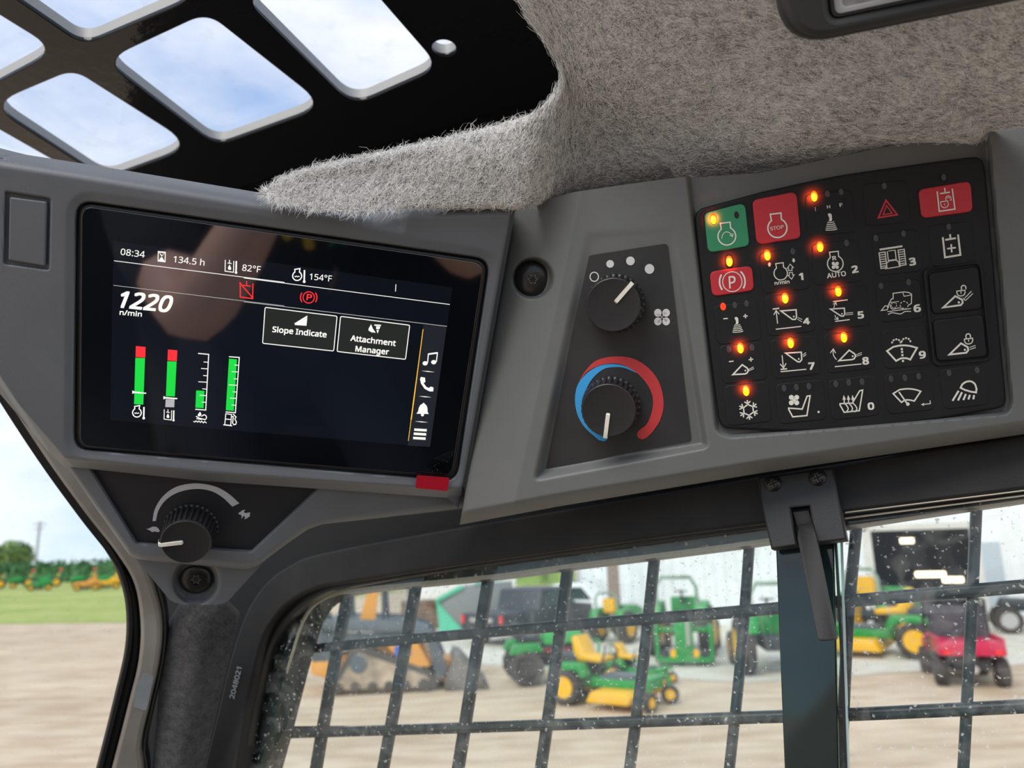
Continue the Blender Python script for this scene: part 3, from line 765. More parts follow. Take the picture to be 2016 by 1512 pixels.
# bar gauges
def gauge(parts, label):
    g0 = None
    for pts, m in parts:
        i_ = ui(0.00012).crop(*c6); i_.fill(pts)
        o = i_.build('gauge_bar' if g0 is None else 'gauge_segment', m, ts if g0 is None else g0)
        if g0 is None: g0 = o; tag(o, label)
    return g0
g1 = gauge([([(607, 310), (698, 312), (682, 751), (595, 748)], M['ui_green']), ([(612, 198), (704, 207), (701, 308), (609, 303)], M['ui_red'])], 'coolant gauge bar, green with red top')
g2 = gauge([([(909, 342), (997, 345), (980, 675), (896, 672)], M['ui_green']), ([(915, 231), (1004, 239), (999, 341), (911, 335)], M['ui_red']), ([(894, 700), (978, 702), (974, 777), (890, 775)], M['ui_grey'])], 'hydraulic oil gauge bar, green with red top and grey foot')
g3 = gauge([([(1182, 617), (1260, 622), (1252, 785), (1175, 781)], M['ui_green'])], 'low green exhaust fluid gauge bar')
g4 = gauge([([(1492, 316), (1567, 325), (1537, 811), (1462, 805)], M['ui_green'])], 'full green fuel gauge bar')
for g, pts in ((g1, [(578, 618), (598, 627), (711, 640), (708, 650), (597, 643), (578, 650)]), (g2, [(873, 671), (893, 680), (1004, 690), (1002, 701), (892, 694), (872, 702)])):
    i_ = ui(0.00025).crop(*c6); i_.fill(pts); i_.build('gauge_pointer', M['ui_white'], g)
for g, q, ty in ((g3, [(1200, 268), (1300, 277), (1272, 803), (1173, 796)], [(1252, 1292, 350), (1228, 1290, 412), (1248, 1286, 478), (1203, 1283, 538), (1240, 1281, 604), (1215, 1278, 665), (1235, 1275, 729)]),
                 (g4, [(1492, 299), (1589, 306), (1552, 829), (1460, 821)], [(1545, 1582, 379), (1518, 1580, 442), (1538, 1576, 509), (1491, 1572, 567), (1528, 1568, 632), (1503, 1562, 691), (1518, 1560, 757)])):
    i_ = ui(0.00025).crop(*c6); i_.stroke(q, 9)
    for a, b, y in ty: i_.stroke([(a, y-2), (b, y+2)], 7)
    i_.build('gauge_scale', M['ui_white'], g)
i_ = ui().crop(*c6); water_temp(i_, 622, 828, 1.28)
i_.build('coolant_symbol', M['ui_white'], ts)
i_ = ui().crop(*c6); oil_temp(i_, 915, 845, 1.15); i_.build('oil_symbol', M['ui_white'], ts)
i_ = ui().crop(*c6)
i_.stroke([(1155, 910), (1170, 915), (1180, 905), (1195, 917), (1207, 906), (1222, 920), (1234, 908), (1250, 924), (1262, 912), (1280, 926)], 8)
i_.fill([(1218, 818), (1232, 842), (1222, 862), (1200, 862), (1196, 848)]); i_.stroke([(1180, 862), (1210, 880), (1262, 892)], 9); i_.arc(1255, 872, 24, -110, 80, 9); i_.stroke([(1185, 884), (1236, 893)], 8); i_.stroke([(1230, 862), (1250, 852)], 9)
i_.build('exhaust_fluid_symbol', M['ui_white'], ts)
i_ = ui().crop(*c6)
i_.stroke([(1462, 838), (1516, 845), (1508, 948), (1452, 942)], 8, True); i_.stroke([(1456, 888), (1514, 893)], 8); i_.stroke([(1438, 942), (1522, 952)], 9)
i_.stroke([(1520, 862), (1533, 866), (1526, 925), (1538, 942), (1556, 938), (1562, 915), (1548, 890), (1558, 868), (1530, 840)], 9)
i_.build('fuel_pump_symbol', M['ui_white'], ts)
# small film corner with red pull tab on the screen corner
tb = empty('pull_tab', PM.pt(852, 950)); tag(tb, 'red pull tab sticking out below the touch screen at its lower right corner', 'tape tab')
slab('red_tab', PM, rnd([(821, 936), (885, 941), (881, 967), (818, 961)], 3, 2), M['tab_red'], tb, th=0.0004, lift=0.0012)
fm = glass('protective_film', (0.93, 0.95, 0.95), 0.10, gl=0.5, speck=900)
slab('clear_film', PM, [(822, 931), (858, 900), (893, 885), (885, 941), (821, 937)], fm, tb, th=0.0, lift=-0.0012, smooth=False)

# ================================================================== SPEED CONTROL POD
pod = empty('speed_control_pod', PT.pt(380, 1060)); tag(pod, 'grey pod under the touch screen with tortoise and hare speed knob', 'control pod')
DEC = [(166, 905), (635, 955), (496, 1086), (268, 1070)]
DECr = rnd(DEC, [2, 2, 8, 8], 4)
def pod_pos(X, Y, S, T):
    d = poly_sdf(X, Y, DECr); L = -0.0035*(1-sst(-4, 2, d))
    by = np.interp(X, [128, 255, 275, 300, 480, 512, 600, 655, 915], [915, 1092, 1100, 1104, 1120, 1112, 1045, 1030, 1000])
    e_ = np.clip(1-(by-Y)/14.0, 0, 1); L = L - 0.006*(1-np.sqrt(np.clip(1-e_**2, 0, 1)))
    # right-hand wing turns away after the crease
    L = L - 0.006*np.clip((X-(640-(Y-960)*0.9))/240.0, 0, 1)
    return PT.pt(X, Y, L)
ptop = [(118, 895), (260, 912), (480, 930), (640, 945), (915, 965)]
pbot = [(124, 905), (190, 1002), (255, 1093), (272, 1101), (300, 1105), (480, 1121), (500, 1118), (515, 1108), (560, 1074), (606, 1042), (635, 1032), (915, 1002)]
pbs = [0, .09, .18, .20, .24, .50, .525, .55, .62, .69, .74, 1.0]
shell('pod_shell', ptop, [0, .18, .48, .72, 1], pbot, pbs, 240, 80, pod_pos, M['grey_left'], pod, skirt=back(PT, 0.04))
PTD = shifted(PT, -0.0033)
slab('pod_face', PTD, rnd([(168, 908), (633, 955), (494, 1084), (269, 1068)], [2, 2, 8, 8], 4), mat('blue_black_print_film', (0.012, 0.013, 0.017), 0.5, bump=0.3, bscale=2500, bdist=0.0002), pod, th=0.0006, lift=0.0003)
b8 = (140, 900, 3.877)
i_ = Ink(PTD, 0.0005).crop(*b8)
oa = curve([(621, 488), (640, 395), (700, 300), (800, 228), (940, 200), (1080, 218), (1190, 270), (1284, 352)], 6)
ia = curve([(646, 488), (668, 405), (725, 325), (820, 268), (945, 243), (1060, 256), (1150, 303), (1231, 378)], 6)
i_.fill(oa + ia[::-1]); pf = bpy.data.objects['pod_face']
i_.build('speed_arc', M['grey_print'], pf)
i_ = Ink(PTD, 0.0005).crop(*b8)
i_.fill([(574, 547), (590, 546), (605, 538), (625, 530), (648, 531), (664, 541), (674, 557), (678, 566), (668, 570), (664, 574), (654, 570), (628, 566), (626, 572), (614, 570), (606, 562), (590, 555)])
i_.build('tortoise_mark', M['grey_print'], pf)
i_ = Ink(PTD, 0.0005).crop(*b8)
i_.fill([(1277, 427), (1292, 418), (1308, 404), (1330, 402), (1322, 412), (1318, 420), (1335, 428), (1352, 422), (1370, 424), (1362, 436), (1366, 448), (1352, 460), (1340, 468), (1322, 474), (1330, 458), (1318, 448), (1310, 458), (1300, 472), (1302, 450), (1296, 440), (1280, 436)])
i_.build('hare_mark', M['grey_print'], pf)

def knob(name, pl, px, py, rpx, hgt, ang, parent, matl, taper=0.90, ribs=30, label=None, hook=True):
    """ribbed rotary knob standing on plane pl; ang = image direction of the pointer, degrees clockwise from right"""
    c0 = pl.pt(px, py); e1 = pl.pt(px+1, py) - c0; r = rpx*np.linalg.norm(e1)
    prof = [(1.0, 0.0), (1.0, 0.10), (0.985, 0.14), (0.93, 0.86)]
    n = ribs*6; V = []; Fc = []
    rows = []
    for rr, z in prof:
        row = []
        for k in range(n):
            a = 2*PI*k/n; ph = (k % 6)/6.0
            cutd = 0.0 if z <= 0.101 else (0.075 if ph >= 0.5 else 0.0)
            if ph in (0.5,): cutd *= 0.7
            row.append(len(V)); R = r*(rr - cutd); V.append((R*math.cos(a), R*math.sin(a), z*hgt))
        rows.append(row)
    for rr, z in ((0.905, 0.93), (0.885, 0.985), (0.86, 1.0), (0.80, 0.992), (0.4, 0.975)):
        row = []
        for k in range(n):
            a = 2*PI*k/n; row.append(len(V)); V.append((r*rr*taper/0.9*math.cos(a), r*rr*taper/0.9*math.sin(a), z*hgt))
        rows.append(row)
    for a_, b_ in zip(rows[:-1], rows[1:]):
        for k in range(n): Fc.append((a_[k], a_[(k+1) % n], b_[(k+1) % n], b_[k]))
    Fc.append(tuple(rows[-1]))
    me = mesh(V, Fc); m = pl.mat(0); 
    for i in range(3): m[i][3] = c0[i]
    o = link(name, me, matl, parent, world=m); autosmooth(o, 30)
    if label: tag(o, label)
    # raised pointer strip running over the rim
    a = math.radians(ang); d3 = pl.pt(px+10*math.cos(a), py+10*math.sin(a)) - c0; d2 = np.array([d3 @ pl.u, d3 @ pl.w]); d2 /= np.linalg.norm(d2); s2 = np.array([-d2[1], d2[0]])
    w = 0.055*r*1.35
    path = [(0.10, 0.985), (0.14, 1.03), (0.50, 1.035), (0.86, 1.035), (0.97, 0.98), (1.0, 0.80), (0.99, 0.70)] if hook else [(0.1, .985), (.14, 1.03), (.5, 1.035), (.88, 1.035), (.96, 1.0)]
    V = []; Fc = []
    for q, z in path:
        for s_, dz in ((-1, -0.06), (-0.85, 0), (0.85, 0), (1, -0.06)):
            p = d2*r*q + s2*w*s_*(1.0 if q > 0.12 else 0.8); V.append((p[0], p[1], (z+dz*1.2)*hgt))
    for i in range(len(path)-1):
        for j in range(3): Fc.append((i*4+j, i*4+j+1, (i+1)*4+j+1, (i+1)*4+j))
    Fc.append((0, 1, 2, 3)); e_ = (len(path)-1)*4; Fc.append((e_, e_+1, e_+2, e_+3))
    me = mesh(V, Fc); bm = bmesh.new(); bm.from_mesh(me); bmesh.ops.recalc_face_normals(bm, faces=bm.faces); bm.to_mesh(me); bm.free()
    p = link('pointer', me, M['pointer'], o, world=m); autosmooth(p, 40)
    return o
M['knob'] = mat('black_knob_plastic', (0.014, 0.014, 0.015), 0.42, bump=0.2, bscale=1500, bdist=0.0002)
knob('speed_knob', PTD, 377, 1036, 54.5, 0.019, 174, pod, M['knob'], label='black ribbed speed knob with ivory pointer')

def torx(name, pl, px, py, rpx, parent, matl, depth=0.0):
    c0 = pl.pt(px, py, depth); r = rpx*np.linalg.norm(pl.pt(px+1, py, depth)-c0)
    n = 48; V = []; Fc = []; rows = []
    star = lambda k: (0.155 + 0.045*math.cos(6*2*PI*k/n))*1.25
    for rr, z in ((1.0, 0.0), (0.98, 0.05), (0.9, 0.13), (0.75, 0.21), (0.55, 0.27), (0.4, 0.29)):
        row = []
        for k in range(n): a = 2*PI*k/n; row.append(len(V)); V.append((r*rr*math.cos(a), r*rr*math.sin(a), r*z))
        rows.append(row)
    for z, f_ in ((0.30, 1.0), (0.12, 0.95)):
        row = []
        for k in range(n): a = 2*PI*k/n; row.append(len(V)); V.append((r*star(k)*f_*math.cos(a), r*star(k)*f_*math.sin(a), r*z))
        rows.append(row)
    for a_, b_ in zip(rows[:-1], rows[1:]):
        for k in range(n): Fc.append((a_[k], a_[(k+1) % n], b_[(k+1) % n], b_[k]))
    Fc.append(tuple(rows[-1])); m = pl.mat(0)
    for i in range(3): m[i][3] = c0[i]
    o = link(name, mesh(V, Fc), matl, parent, world=m); autosmooth(o, 35)
    st_ = lambda f_: [(px + rpx*f_*(0.20+0.045*math.cos(6*2*PI*k/48))*math.cos(2*PI*k/48), py + rpx*f_*(0.20+0.045*math.cos(6*2*PI*k/48))*math.sin(2*PI*k/48)) for k in range(48)]
    i = Ink(shifted(pl, depth + r*0.304), 0.00006); i.fill(st_(1.12)); i.build('drive_glint', M['edge_glint'], o)  # lighter star painted as the glint along the socket edge
    i = Ink(shifted(pl, depth + r*0.304), 0.00014); i.fill(st_(0.92)); i.build('drive_shade', M['hole'], o)  # flat black star painted as shade over the socket
    return o
M['edge_glint'] = mat('painted_edge_glint', (0.16, 0.16, 0.155), 0.3, metal=0.3); M['hole'] = mat('painted_recess_shade', (0.003, 0.003, 0.003), 0.7)  # glint and shade of the screw sockets, put into flat colours
M['screw'] = mat('black_oxide_screw', (0.024, 0.024, 0.024), 0.28, metal=0.4, bump=0.3, bscale=300, bdist=0.0004)
# bracket below the pod
PB = shifted(PT, -0.012)
def br_pos(X, Y, S, T):
    d = np.hypot(X-384, (Y-1144)*0.98) - 42; L = -0.007*(1-sst(-5, 5, d)) - 0.001*(1-sst(0, 12, d))
    return PB.pt(X, Y, L)
bt = [(262, 1085), (520, 1095)]
bb = [(268, 1100), (333, 1180), (345, 1187), (360, 1190), (425, 1191), (440, 1188), (452, 1180), (528, 1097)]
shell('pod_bracket', bt, [0, 1], bb, [0, .3, .34, .39, .66, .70, .74, 1], 160, 70, br_pos, M['grey_left'], pod, skirt=back(PB, 0.02))
torx('bracket_screw', shifted(PB, -0.0065), 386, 1141, 34, pod, M['screw'])

# ================================================================== CONTROL CONSOLE (right)
sx = lambda Y: 1015 + (Y-410)*(905-1014)/(1032-410.0)       # seam x
CH = rnd([(1354, 330), (1941, 225), (1990, 790), (1984, 812), (1440, 858), (1412, 850)], [0, 0, 30, 30, 20, 20], 4)
RO = rnd([(1150, 452), (1330, 440), (1398, 884), (1046, 952)], [20, 20, 14, 14], 4)
cxm = lambda X, Y: np.clip((Y-452)/(930-452.0), 0, 1.1)
PD = plane3(PK.pt(1165, 500, -0.0012), PK.pt(1310, 490, -0.0008), PK.pt(1200, 900, -0.0082))
def dlift(X, Y):         # tilted floor of the knob recess, as a lift above the console plane
    r = ray(X, Y); t = ((PD.o-CAM) @ PD.n)/(r @ PD.n)
    return (CAM + r*t[..., None] - PK.o) @ PK.n
def lift_right(X, Y):
    L = np.zeros_like(X)
    crease = 1140 - (Y-395)*0.215
    L = L - 0.010*np.clip((crease-X)/110.0, 0, 1.3)*(1)                     # left flank turns back to the seam
    L = np.where(X > crease, L, L)
    d = poly_sdf(X, Y, RO)
    w = np.interp(X, [1080, 1360], [26, 16])
    k = 1-sst(-1.0, 1.0, (d + w/2)/(w/2))
    L = L*(1-k) + dlift(X, Y)*k
    c_ = poly_sdf(X, Y, CH); L = L - 0.0065*(1-sst(-5, 6, c_))
    s_ = np.hypot(X-1049, Y-548) - 38; L = L - 0.009*(1-sst(-5, 4, s_))
    return L
def right_pos(X, Y, S, T):
    L = lift_right(X, Y)
    by = np.interp(X, [895, 905, 1100, 1500, 2130, 2480], [1036, 1033, 997, 931, 838, 785])
    L = L - 0.014*np.clip((Y-(by-27))/27.0, 0, 1)**1.5
    e_ = np.clip(1-(X-sx(Y))/9.0, 0, 1); L = L - 0.002*(1-np.sqrt(np.clip(1-e_**2, 0, 1)))
    return PK.pt(X, Y, L)
rtop = [(1015, 410), (1130, 378), (1240, 362), (1352, 347), (1362, 350), (1500, 340), (1930, 250), (1942, 240), (2480, 135)]
rts = [0, .09, .17, .25, .258, .37, .69, .70, 1.0]
rbot = [(905, 1033), (1100, 997), (1500, 931), (2130, 838), (2480, 785)]
rbs = [0, .13, .40, .80, 1.0]
cc = empty('control_console', PK.pt(1400, 900)); tag(cc, 'grey plastic console block with fan and temperature knobs beside the keypad', 'console')
shell('console_shell', rtop, rts, rbot, rbs, 540, 260, right_pos, M['grey'], cc, skirt=back(PK, 0.03))
# printed face carrying the two knobs
PD.o = PD.o + PD.n*0.0004
kd = slab('knob_face', PD, rnd([(1160, 503), (1314, 479), (1361, 868), (1066, 925)], [6, 8, 8, 9], 5), M['decal'], cc, th=0.0006, lift=0.0003)
p8 = (960, 350, 4.582); p1 = (960, 650, 4.582)
i_ = Ink(PD, 0.0006).crop(*p8)
i_.ring(962, 893, 38, 10, ry=41); i_.disc(1105, 777, 35); i_.disc(1288, 750, 39, ry=40); i_.disc(1460, 822, 43, ry=45)
i_.build('fan_step_dots', M['white_print'], kd)
i_ = Ink(PD, 0.0006).crop(*p8)
for a in (45, 135, 225, 315):
    ca, sa = math.cos(math.radians(a)), math.sin(math.radians(a)); cx_, cy_ = 1573 + 53*ca, 1257 + 55*sa
    i_.disc(cx_, cy_, 34, ry=36)
    i_.fill([(1573, 1257), (cx_ + 22*math.cos(math.radians(a-80)), cy_ + 22*math.sin(math.radians(a-80))), (cx_ + 8*math.cos(math.radians(a+70)), cy_ + 8*math.sin(math.radians(a+70)))])
i_.build('fan_symbol', M['white_print'], kd)
i_ = Ink(PD, 0.0006).crop(*p1)
ro = curve([(818, 475), (880, 370), (985, 272), (1160, 236), (1330, 262), (1470, 360), (1555, 490), (1588, 660), (1560, 800), (1500, 900), (1440, 965)], 6)
ri = curve([(826, 462), (900, 375), (1010, 318), (1130, 300), (1230, 318), (1350, 390), (1440, 490), (1488, 600), (1485, 720), (1440, 840), (1365, 905)], 6)
capp = [(1352, 925), (1348, 950), (1362, 974), (1390, 984), (1415, 980)]
i_.fill(ro + capp[::-1] + ri[::-1]); i_.build('warm_arc', M['red_print'], kd)
bo = curve([(1345, 382), (1240, 325), (1130, 306), (1010, 322), (900, 385), (815, 490), (788, 620), (810, 760), (880, 880), (1000, 990)], 6)
bi = curve([(1340, 384), (1230, 340), (1140, 334), (1050, 350), (960, 420), (900, 510), (858, 620), (862, 740), (920, 860), (1060, 940)], 6)
i_ = Ink(PD, 0.00063).crop(*p1)
i_.fill(bo + [(1045, 1004), (1075, 992), (1086, 965), (1080, 948)] + bi[::-1]); i_.build('cool_arc', M['blue_print'], kd)
i_ = Ink(PD, 0.00061).crop(*p1)
PDk = shifted(PD, 0.0004)
knob('fan_knob', PDk, 1212, 597, 57.5, 0.017, -49, cc, M['knob'], label='black ribbed fan speed knob below white dots', hook=False)
knob('temperature_knob', PDk, 1203, 797, 57.5, 0.017, 97, cc, M['knob'], label='black ribbed temperature knob inside red and blue arc', hook=False)
torx('console_screw', shifted(PK, -0.0135), 1049, 550, 36, cc, M['screw'])
# ================================================================== KEYPAD
PKP = shifted(PK, -0.0022)
kp = empty('keypad', PKP.pt(1690, 830)); tag(kp, 'black rubber keypad with five columns of white-printed buttons and amber lamps', 'keypad')
kout = rnd(curve([(1370, 420), (1500, 382), (1640, 352), (1780, 330), (1925, 310)], 4) + [(1938, 318)] + curve([(1940, 330), (1960, 560), (1982, 800)], 4) + curve([(1982, 806), (1800, 836), (1600, 852), (1425, 846)], 4) + [(1416, 836)] + curve([(1414, 828), (1390, 620), (1369, 430)], 4),
           2, 1)
kout = [(1368, 432), (1371, 418), (1382, 409)] + curve([(1500, 377), (1640, 347), (1780, 326), (1905, 309)], 5) + [(1925, 308), (1936, 315), (1941, 332)] + curve([(1954, 480), (1968, 640), (1981, 770)], 5) + \
       [(1982, 790), (1976, 801), (1962, 806)] + curve([(1850, 826), (1750, 839), (1600, 850), (1450, 846)], 5) + [(1430, 844), (1419, 836), (1414, 822)] + curve([(1402, 730), (1385, 590), (1372, 470)], 5)
slab('keypad_mat', PKP, kout, M['rubber_key'], kp, th=0.006, bevel=0.0016, lift=0.0, bres=3)

k2 = (1360, 330, 6.3); k3 = (1660, 300, 5.6); k4 = (1380, 540, 6.3); k5 = (1680, 520, 6.0); k6 = (1400, 640, 6.3); k7 = (1700, 640, 6.3)
LED = 'led'
def led(parent, x, y, state, top_=0.0):
    a = math.radians(-6); h = 0.0006 if top_ < 0.0009 else 0.0012
    if state == 'on':
        slab('indicator_lamp', PKP, circ(x, y-1.0, 7.2, 11.0, 18, a), M['led_rim'], parent, th=0.0006, lift=h, bevel=0.0002)
        o = slab('lamp_core', PKP, circ(x, y+1.0, 5.9, 8.8, 18, a), M['led_on'], parent, th=0.0006, lift=h+0.0004, bevel=0.0002)
        # added unseen spot above the mat, stands in for light spreading through the rubber
        pl = bpy.data.lights.new('added_halo_spot', 'SPOT'); pl.color = (1.0, 0.07, 0.01); pl.energy = 0.022; pl.shadow_soft_size = 0.0012; pl.spot_size = math.radians(125); pl.spot_blend = 1.0
        lo = bpy.data.objects.new('added_halo_spot', pl); C.objects.link(lo); mm_ = PKP.mat(0); q_ = PKP.pt(x, y-2.5, 0.0045)
        for k_ in range(3): mm_[k_][3] = q_[k_]
        lo.matrix_world = mm_; lo.parent = parent; lo.matrix_parent_inverse = world_of(parent).inverted()
    elif state == 'red':
        slab('indicator_lamp', PKP, circ(x, y, 5.6, 7.6, 16, a), M['led_red'], parent, th=0.0006, lift=h, bevel=0.0002)
    elif state == 'dark':
        slab('indicator_lamp', PKP, circ(x, y, 4.3, 7.0, 16, a), M['led_off_dark'], parent, th=0.0006, lift=h+0.0002)
    else:
        slab('indicator_lamp', PKP, circ(x, y, 4.7, 6.8, 16, a), M['led_off'], parent, th=0.0006, lift=h, bevel=0.0002)

def button(cx, cy, w, h, m, label, leds, top=0.00035, quad_=None, bev=0.0006):
    if quad_ is None:
        q = [(cx-w/2-0.055*h, cy-h/2+0.055*w), (cx+w/2-0.055*h, cy-h/2-0.055*w), (cx+w/2+0.055*h, cy+h/2-0.055*w), (cx-w/2+0.055*h, cy+h/2+0.055*w)]
    else: q = quad_
    b = slab('button', PKP, rnd(q, 12, 4), m, kp, th=0.004, bevel=bev, lift=top, bres=3)
    tag(b, label)
    for x, y, s in leds: led(b, x, y, s, top)
    return b
def mark(b, draw, m=None, lift=0.0005, name='symbol'):
    i = Ink(PKP, lift); draw(i); return i.build(name, m or M['key_print'], b)
IC = dict(deg=-7, lean=-0.5)
def eng(i, cx, cy, r, w=0.17, **k):
    i.icon(cx, cy, r, -7, 0.0)
    pts = [(math.cos(math.radians(-58+296*j/22)), math.sin(math.radians(-58+296*j/22))) for j in range(23)]
    pts += [(-0.53, -1.25), (-0.62, -1.5), (0.62, -1.5), (0.53, -1.25)] if False else [(-0.56, -1.52), (0.56, -1.52)]
    i.stroke(pts, w, True)

# row 1
b = button(0, 0, 0, 0, M['key_green'], 'green start button with engine and turning arrow', [(1404.5, 431.5, 'on'), (1450, 423, 'dark')], 0.0010, [(1386, 419.5), (1467, 399), (1476, 484), (1394, 498)])
def d(i):
    eng(i, 1431, 465, 17.5, .15); i.crop(*k2); i.stroke(curve([(386, 882), (392, 840), (420, 805), (450, 798), (490, 815), (518, 850)], 5), 9); i.stroke([(480, 835), (517, 856), (524, 815)], 9)
mark(b, d, lift=0.0012)
b = button(0, 0, 0, 0, M['key_red'], 'large square red STOP button', [], 0.0010, [(1481, 394), (1568, 376.5), (1577, 469), (1490, 481.5)])
def d(i):
    eng(i, 1530.5, 449, 18.8, .15); i.crop(*k2); i.text('STOP', (990, 781), (1156, 752), 42, bold=0.01)
mark(b, d, lift=0.0012)
def joystick(i, cx, cy, s):
    i.icon(cx, cy, s, -5)
    i.fill([(-.28, -.98), (-.2, -1.1), (.05, -1.1), (.2, -.92), (.2, -.3), (.1, -.12), (-.22, -.12), (-.12, -.5)])
    for a, y in ((.42, 0.0), (.52, .24), (.6, .47), (.68, .70), (.74, .93)):
        i.fill([(-a+.04, y-.10), (-a*.4, y-.02), (a*.4, y-.02), (a-.04, y-.10), (a, y+.01), (a*.5, y+.08), (-a*.5, y+.08), (-a, y+.01)])
b = button(1634, 420, 92, 84, M['rubber_key'], 'black joystick mode button marked I H F', [(1603, 387, 'on'), (1629.5, 381.6, 'off'), (1656, 377.6, 'off')])
def d(i):
    joystick(i, 1635.5, 437.5, 16.0); i.crop(*k2)
    i.text('I', (1544, 538), (1552, 537), 42, bold=0.03); i.text('H', (1692, 507), (1730, 503), 38, bold=0.03); i.text('F', (1850, 486), (1884, 480), 42, bold=0.03)
mark(b, d)
b = button(1746, 400, 86, 84, M['rubber_key'], 'black hazard button with red double triangle', [(1741, 366, 'off')])
def d(i):
    i.crop(*k3); i.stroke([(472, 528), (595, 686), (388, 720)], 19, True); i.stroke([(478, 586), (540, 670), (440, 685)], 14, True)
mark(b, d, M['key_red'])
b = button(0, 0, 0, 0, M['key_red'], 'wide red hydraulic lock button at the keypad corner', [(1858, 349, 'off')], 0.0010, [(1808.5, 373), (1911, 356), (1916, 416), (1815, 430)])
def cyl(i, pts, bar, stem, w):
    i.stroke(pts, w); i.stroke(bar, w); i.stroke(stem, w)
def d(i):
    i.crop(*k3); cyl(i, [(1036, 430), (1060, 650), (1232, 625), (1202, 400)], [(1068, 455), (1178, 438)], [(1118, 392), (1124, 445)], 15)
    i.stroke([(1075, 545), (1152, 535), (1160, 575), (1148, 600), (1115, 612), (1085, 598), (1076, 575)], 9, True)
    i.arc(1160, 508, 29, 175, 360, 9); i.stroke([(1131, 510), (1134, 538)], 9); i.stroke([(1189, 506), (1192, 524), (1174, 528)], 8); i.arc(1160, 508, 13, 175, 360, 7); i.stroke([(1117, 562), (1119, 588)], 6)
mark(b, d, lift=0.0012)
# row 2
b = button(0, 0, 0, 0, M['key_red'], 'red parking brake button with circled P', [(1436, 515, 'on')], 0.0010, [(1397, 535), (1480.5, 522.5), (1485, 571.5), (1402, 584)])
def d(i):
    i.crop(*k2); i.ring(515, 1415, 120, 11, ry=123); i.text('P', (478, 1498), (560, 1488), 148, bold=0.01, up=(-0.06, -1))
    i.crop(*k2); i.arc(515, 1415, 158, 142, 212, 20, ry=165); i.arc(515, 1415, 158, -50, 30, 20, ry=165)
mark(b, d, lift=0.0012)
b = button(1545, 533, 94, 82, M['rubber_key'], 'engine speed button with arrows, n/min and numeral 1', [(1510.8, 503, 'on'), (1561, 495, 'off')])
def d(i):
    eng(i, 1537, 538, 13.2, .15); i.crop(*k2)
    i.stroke([(1215, 1278), (1212, 1248), (1196, 1250), (1232, 1198), (1272, 1238), (1254, 1242), (1256, 1274)], 9, True)
    i.stroke([(1220, 1302), (1224, 1335), (1206, 1338), (1250, 1384), (1282, 1328), (1262, 1330), (1260, 1298)], 9, True)
    i.fill([(965, 1228), (962, 1202), (952, 1204), (974, 1172), (998, 1196), (988, 1198), (990, 1224)]); i.fill([(1262, 1128), (1264, 1150), (1253, 1152), (1278, 1180), (1298, 1146), (1286, 1148), (1284, 1125)])
    i.text('n/min', (1042, 1454), (1224, 1434), 42, bold=0.035); i.text('1', (1352, 1392), (1392, 1388), 78, bold=0.06)
mark(b, d)
b = button(1648, 517, 94, 84, M['rubber_key'], 'reversing fan AUTO button with numeral 2', [(1614.8, 486.3, 'on'), (1667, 478.4, 'off')])
def fan(i, cx, cy, r):
    for dx, dy in ((-1, -1), (1, -1), (-1, 1), (1, 1)): i.disc(cx+dx*r*.5, cy+dy*r*.5, r*.47)
    i.disc(cx, cy, r*.3)
def d(i):
    eng(i, 1644.5, 519, 15.5, .14); i.crop(*k2); i.text('R', (1762, 1150), (1806, 1143), 50, bold=0.04); fan(i, 1792, 1212, 46)
    i.text('AUTO', (1694, 1372), (1926, 1340), 58, bold=0.03); i.crop(*k3); i.text('2', (106, 1330), (166, 1318), 72, bold=0.06)
mark(b, d)
b = button(1766, 497, 90, 84, M['rubber_key'], 'track drive button with tracked vehicle and numeral 3', [(1724.6, 468.8, 'off'), (1779, 460, 'off')])
def d(i):
    i.crop(*k3); i.stroke([(402, 1072), (653, 1034)], 20)
    for x0, y0 in ((395, 1108), (605, 1078)):
        i.stroke([(x0, y0), (x0+68, y0-10), (x0+88, y0+160), (x0+22, y0+172)], 11, True)
        for k in range(6): i.stroke([(x0+4+k*3, y0+25+k*25), (x0+72+k*3, y0+15+k*25)], 10)
    i.stroke([(486, 1090), (498, 1192), (585, 1180), (572, 1076)], 11); i.stroke([(470, 1282), (480, 1222), (505, 1198), (580, 1186), (610, 1205), (622, 1258)], 11); i.stroke([(460, 1284), (630, 1258)], 10); i.stroke([(498, 1088), (570, 1078)], 8)
    i.text('3', (738, 1246), (800, 1237), 76, bold=0.06)
mark(b, d)
b = button(1873, 481, 84, 84, M['rubber_key'], 'auxiliary hydraulics button with plus inside cylinder', [(1868, 446.4, 'off')])
def d(i):
    i.crop(*k3); cyl(i, [(1098, 935), (1122, 1158), (1293, 1130), (1266, 905)], [(1125, 965), (1243, 945)], [(1178, 902), (1184, 955)], 21)
    i.stroke([(1146, 1062), (1242, 1050)], 18); i.stroke([(1190, 1012), (1197, 1102)], 18)
mark(b, d)
